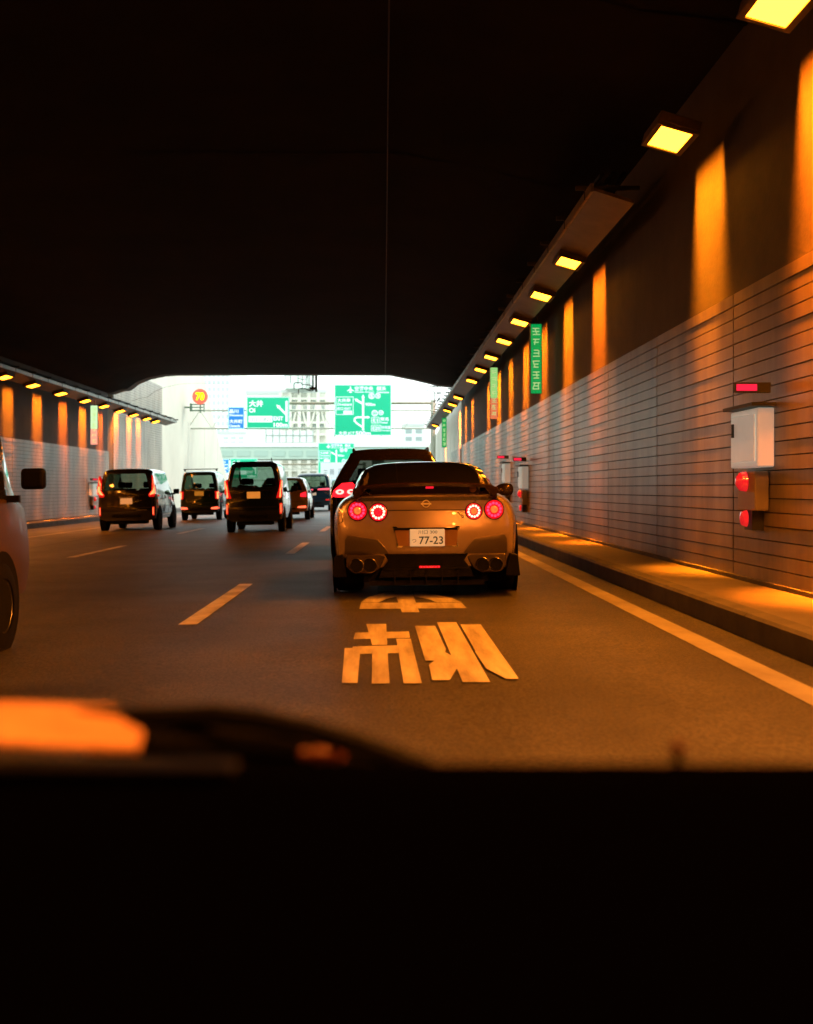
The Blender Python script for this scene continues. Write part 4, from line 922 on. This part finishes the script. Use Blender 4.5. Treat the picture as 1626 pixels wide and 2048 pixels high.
# lower corner panels, exhaust surrounds, exhausts, diffuser
dk = mat('bumper_lower_paint', (.13,.105,.085), .38, metal=.6, coat=.6, bump=.2, bscale=900)
for s in (1, -1):
    sk.patch([(s*x, z) for x, z in ((.75,.595),(.46,.555),(.40,.49),(.355,.425),(.78,.42),(.775,.56))], 'corner_panel', dk, gt, .012, .02, sub=6)
    seam([(s*.75,.603),(s*.46,.562),(s*.395,.49),(s*.35,.425)], .004, bronze, 'panel_edge', .006)
    sr = MB(); pol = [(s*x, z) for x, z in ((.76,.418),(.37,.418),(.45,.275),(.53,.238),(.70,.242),(.765,.30))]
    sr.prism(pol, 'y', .055, .22); sr.build('exhaust_surround', mat('surround_bronze', (.07,.05,.035), .4, metal=.6, coat=.5), gt, bevel=.012)
    for cx in (.535, .660):
        e = MB(); e.lathe([(.14,.050),(.02,.053),(-.035,.060),(-.042,.063),(-.040,.067),(-.01,.067),(.12,.062)], (s*cx,.03,.318), 'y', 32)
        t_ = e.build('tailpipe', mat('pipe_steel', (.30,.27,.24), .25, metal=1), gt, smooth=True)
        MB().lathe([(0,.052),(.001,0)], (s*cx,-.018,.318), 'y', 28).build('bore_shade', rubber, t_)  # black disc put in for the shade inside the pipe
df = MB(); gloss = mat('gloss_black_diffuser', (.005,.005,.005), .25, coat=.12, spec=.1)
df.prism([(-.40,.425),(.40,.425),(.36,.36),(.42,.285),(.45,.20),(-.45,.20),(-.42,.285),(-.36,.36)], 'y', -.012, .25); df.build('diffuser', gloss, gt, bevel=.01)
MB().tube([(-.38,-.02,.418),(.38,-.02,.418)], .007, 6).build('diffuser_lip', gloss, gt); MB().box((0,-.022,.285), (.78,.03,.022)).build('diffuser_ledge', gloss, gt, bevel=.006)
fl = MB().box((.03,-.034,.302), (.20,.016,.022)).build('fog_lamp', red_soft, gt, bevel=.005)
m = MB(); [m.box((-.05+.028*i,-.044,.302), (.014,.006,.014)) for i in range(7)]; m.build('lamp_element', emat('fog_element', (1,.03,.05), .6), fl)
fn = MB()
for x in (-.30,-.15,0,.15,.30): fn.box((x,.10,.20), (.012,.25,.13))
fn.box((0,.25,.145), (1.1,.35,.05)); fn.build('diffuser_fin', black_plastic, gt)
ub = MB(); ub.box((0,.55,.22), (1.2,.8,.14)); ub.box((0,2.3,.17), (1.6,3.6,.10)); ub.build('underbody', rubber, gt)
for s in (1, -1): MB().prism([(s*.80,.42),(s*.88,.40),(s*.90,.20),(s*.76,.20),(s*.77,.30)], 'y', .10, .5).build('rear_valance', black_plastic, gt, bevel=.01)
# rear wing
wg = MB(); rows_ = []; nW = 24
wp = mat('wing_paint', (.035,.014,.010), .14, metal=.3, coat=1)
for i in range(nW+1):
    u = -1+2*i/nW; x = u*.685; e = abs(u)
    arch = 1.094-.030*e**2-(.03*max(0, (e-.88)/.12)**2)
    bot = arch-.028-(.055 if e > .90 else 0)
    y0 = .00+.10*e**2; dpt = .27-.03*e
    rows_.append([(x, y0, arch), (x, y0+.012, arch+.010), (x, y0+dpt*.5, arch-.006), (x, y0+dpt, arch-.035), (x, y0+dpt, bot-.040), (x, y0+dpt*.4, bot-.012), (x, y0+.004, bot), (x, y0, arch)])
wg.grid(rows_)
for r_ in (rows_[0], rows_[-1]): wg.quad(*r_[:-1])
wgo = wg.build('rear_wing', wp, gt, smooth=True)
for s in (1, -1):
    lg = MB(); lg.prism([(s*.695,1.05),(s*.62,1.065),(s*.52,.99),(s*.47,.978),(s*.66,.972),(s*.70,.99)], 'y', .14, .34); lg.build('wing_end', wp, gt, bevel=.012)
dr = MB(); dr.prism([(-.50,1.055),(.50,1.055),(.56,.99),(-.56,.99)], 'y', .20, .30); dr.build('wing_gap_shade', mat('wing_shadow_panel', (.05,.016,.010), .25, coat=.7), gt)  # dark red panel standing for the shaded gap under the wing
MB().tube([(x*.01, .10+.10*(x/68)**2, .990-.010*(x/66)**2) for x in range(-56, 57, 4)], .005, 6).build('wing_lower_edge', mat('wing_edge', (.4,.2,.12), .25, metal=.7), gt)
MB().box((.04,-.004,1.052), (.075,.012,.020)).build('brake_lamp', emat('stop_red', (1,.01,.03), .55), gt); MB().lathe([(0,.035),(-.004,.033),(-.005,0)], (.46,.19,1.035), 'y', 20).build('sticker', mat('sticker', (.55,.3,.2), .5), gt)
# ------------------------------------------------------------------ inside the camera car
hl = thing('shading_roof', 'unseen black roof sheet of the camera car, added to shade the dashboard', 'shading_roof', (0,-.3,1.42))
m = MB(); m.grid([[(x, y, .02*math.cos(x*1.5)-.10*max(0, y-.5)) for x in (-.75,-.5,-.25,0,.25,.5,.75)] for y in (-1.2,-.8,-.4,0,.4,.8)]); m.build('roof_shade_sheet', rubber, hl)  # unseen roof added to keep lamp light off the dashboard
dash = thing('dashboard', 'black dashboard top filling the bottom of the photo', 'dashboard', (0,.5,.85))
m = MB(); rows_ = []
for i in range(25):
    x = -1.1+2.2*i/24; e = .012*math.cos(x*1.2)
    rows_.append([(x, y-.5, z-.85+e*.3) for y, z in ((.88,.70),(.875,.835),(.86,.847),(.80,.850),(.62,.858),(.45,.864),(.30,.86),(.18,.85),(.12,.80))])
m.grid(rows_); m.build('dashboard_top', mat('dash_vinyl', (.0008,.0007,.001), 1, spec=.0), dash, smooth=True)
m = MB(); m.box((-.35,.30,.012), (.5,.03,.006)); m.build('air_vent', black_plastic, dash, bevel=.003)
def W1(px, py, d): return at(px, py, d)
wip = thing('wiper', 'dark blurred windscreen wiper rising to the left above the dashboard', 'wiper', tuple(W1(820,1528,1.0)))
o = wip.location
m = MB(); m.tube([W1(x, y, 1.0-.0001*x)-o for x, y in ((60,1440),(180,1436),(330,1436),(430,1432),(520,1442),(620,1462),(720,1492),(790,1515),(860,1535))], [.006,.008,.010,.010,.010,.010,.010,.009,.006], 8); m.build('wiper_arm', black_plastic, wip, smooth=True)
m = MB(); pts = [W1(x, y, .97)-o for x, y in ((180,1475),(330,1480),(480,1490),(600,1502),(720,1515),(800,1530))]; m.tube(pts, .015, 8); m.build('wiper_blade', rubber, wip, smooth=True)
m = MB()
for x, y, r_ in ((640,1509,.007),(672,1510,.007),(610,1508,.005)): m.lathe([(-r_,0),(-r_*.7,r_*.7),(0,r_),(r_*.7,r_*.7),(r_,0)], tuple(W1(x, y, .95)-o), 'x', 12)
m.build('wiper_bolt', mat('reddish_bolt', (.35,.10,.03), .4), wip, smooth=True)  # balls in an even reddish brown
slab = thing('cowl_stand_in', 'blurred made-up card glowing orange at the left end of the dashboard', 'slab', tuple(W1(130,1450,.90)))
a = [W1(x, y, d)-slab.location for x, y, d in ((-120,1398,1.0),(235,1412,1.0),(245,1440,.96),(285,1462,.93),(275,1495,.90),(-120,1480,.90))]
m = MB(); m.quad(*a); m.quad(*[p+Vector((0,0,-.004)) for p in a][::-1])
for i in range(6): j = (i+1) % 6; dz = Vector((0,0,-.004)); m.quad(a[i], a[i]+dz, a[j]+dz, a[j])
m.build('stand_in_sheet', mat('orange_lit_colour', (.62,.33,.18), .8, noise=.25, nscale=14), slab)  # made-up sheet standing for the lit cowl, orange glow in its colour
nz = thing('washer_nozzle', 'small round washer nozzle with an orange glint in its colour on the dashboard edge', 'nozzle', tuple(W1(789,1513,.95)))
m = MB(); r_ = .0045; m.lathe([(-r_,0),(-r_*.7,r_*.7),(0,r_),(r_*.7,r_*.7),(r_,0)], (0,0,0), 'x', 14); m.build('nozzle_cap', mat('glint_orange', (.8,.35,.12), .3), nz, smooth=True)  # blurred orange highlight put into the cap's colour
MB().tube([(0,.0,-.004),(0,.0,-.03)], .003, 8).build('nozzle_stem', black_plastic, nz)
nz = thing('washer_nozzle', 'dark reddish nozzle stub on the right of the dashboard edge', 'nozzle', tuple(W1(1355,1497,.95)))
m = MB(); r_ = .007; m.lathe([(-r_,0),(-r_*.7,r_*.7),(0,r_),(r_*.7,r_*.7),(r_,0)], (0,0,0), 'x', 14); m.build('nozzle_cap', mat('nozzle_dark', (.06,.012,.008), .4), nz, smooth=True)
MB().tube([(0,.0,-.004),(0,.0,-.03)], .004, 8).build('nozzle_stem', black_plastic, nz)
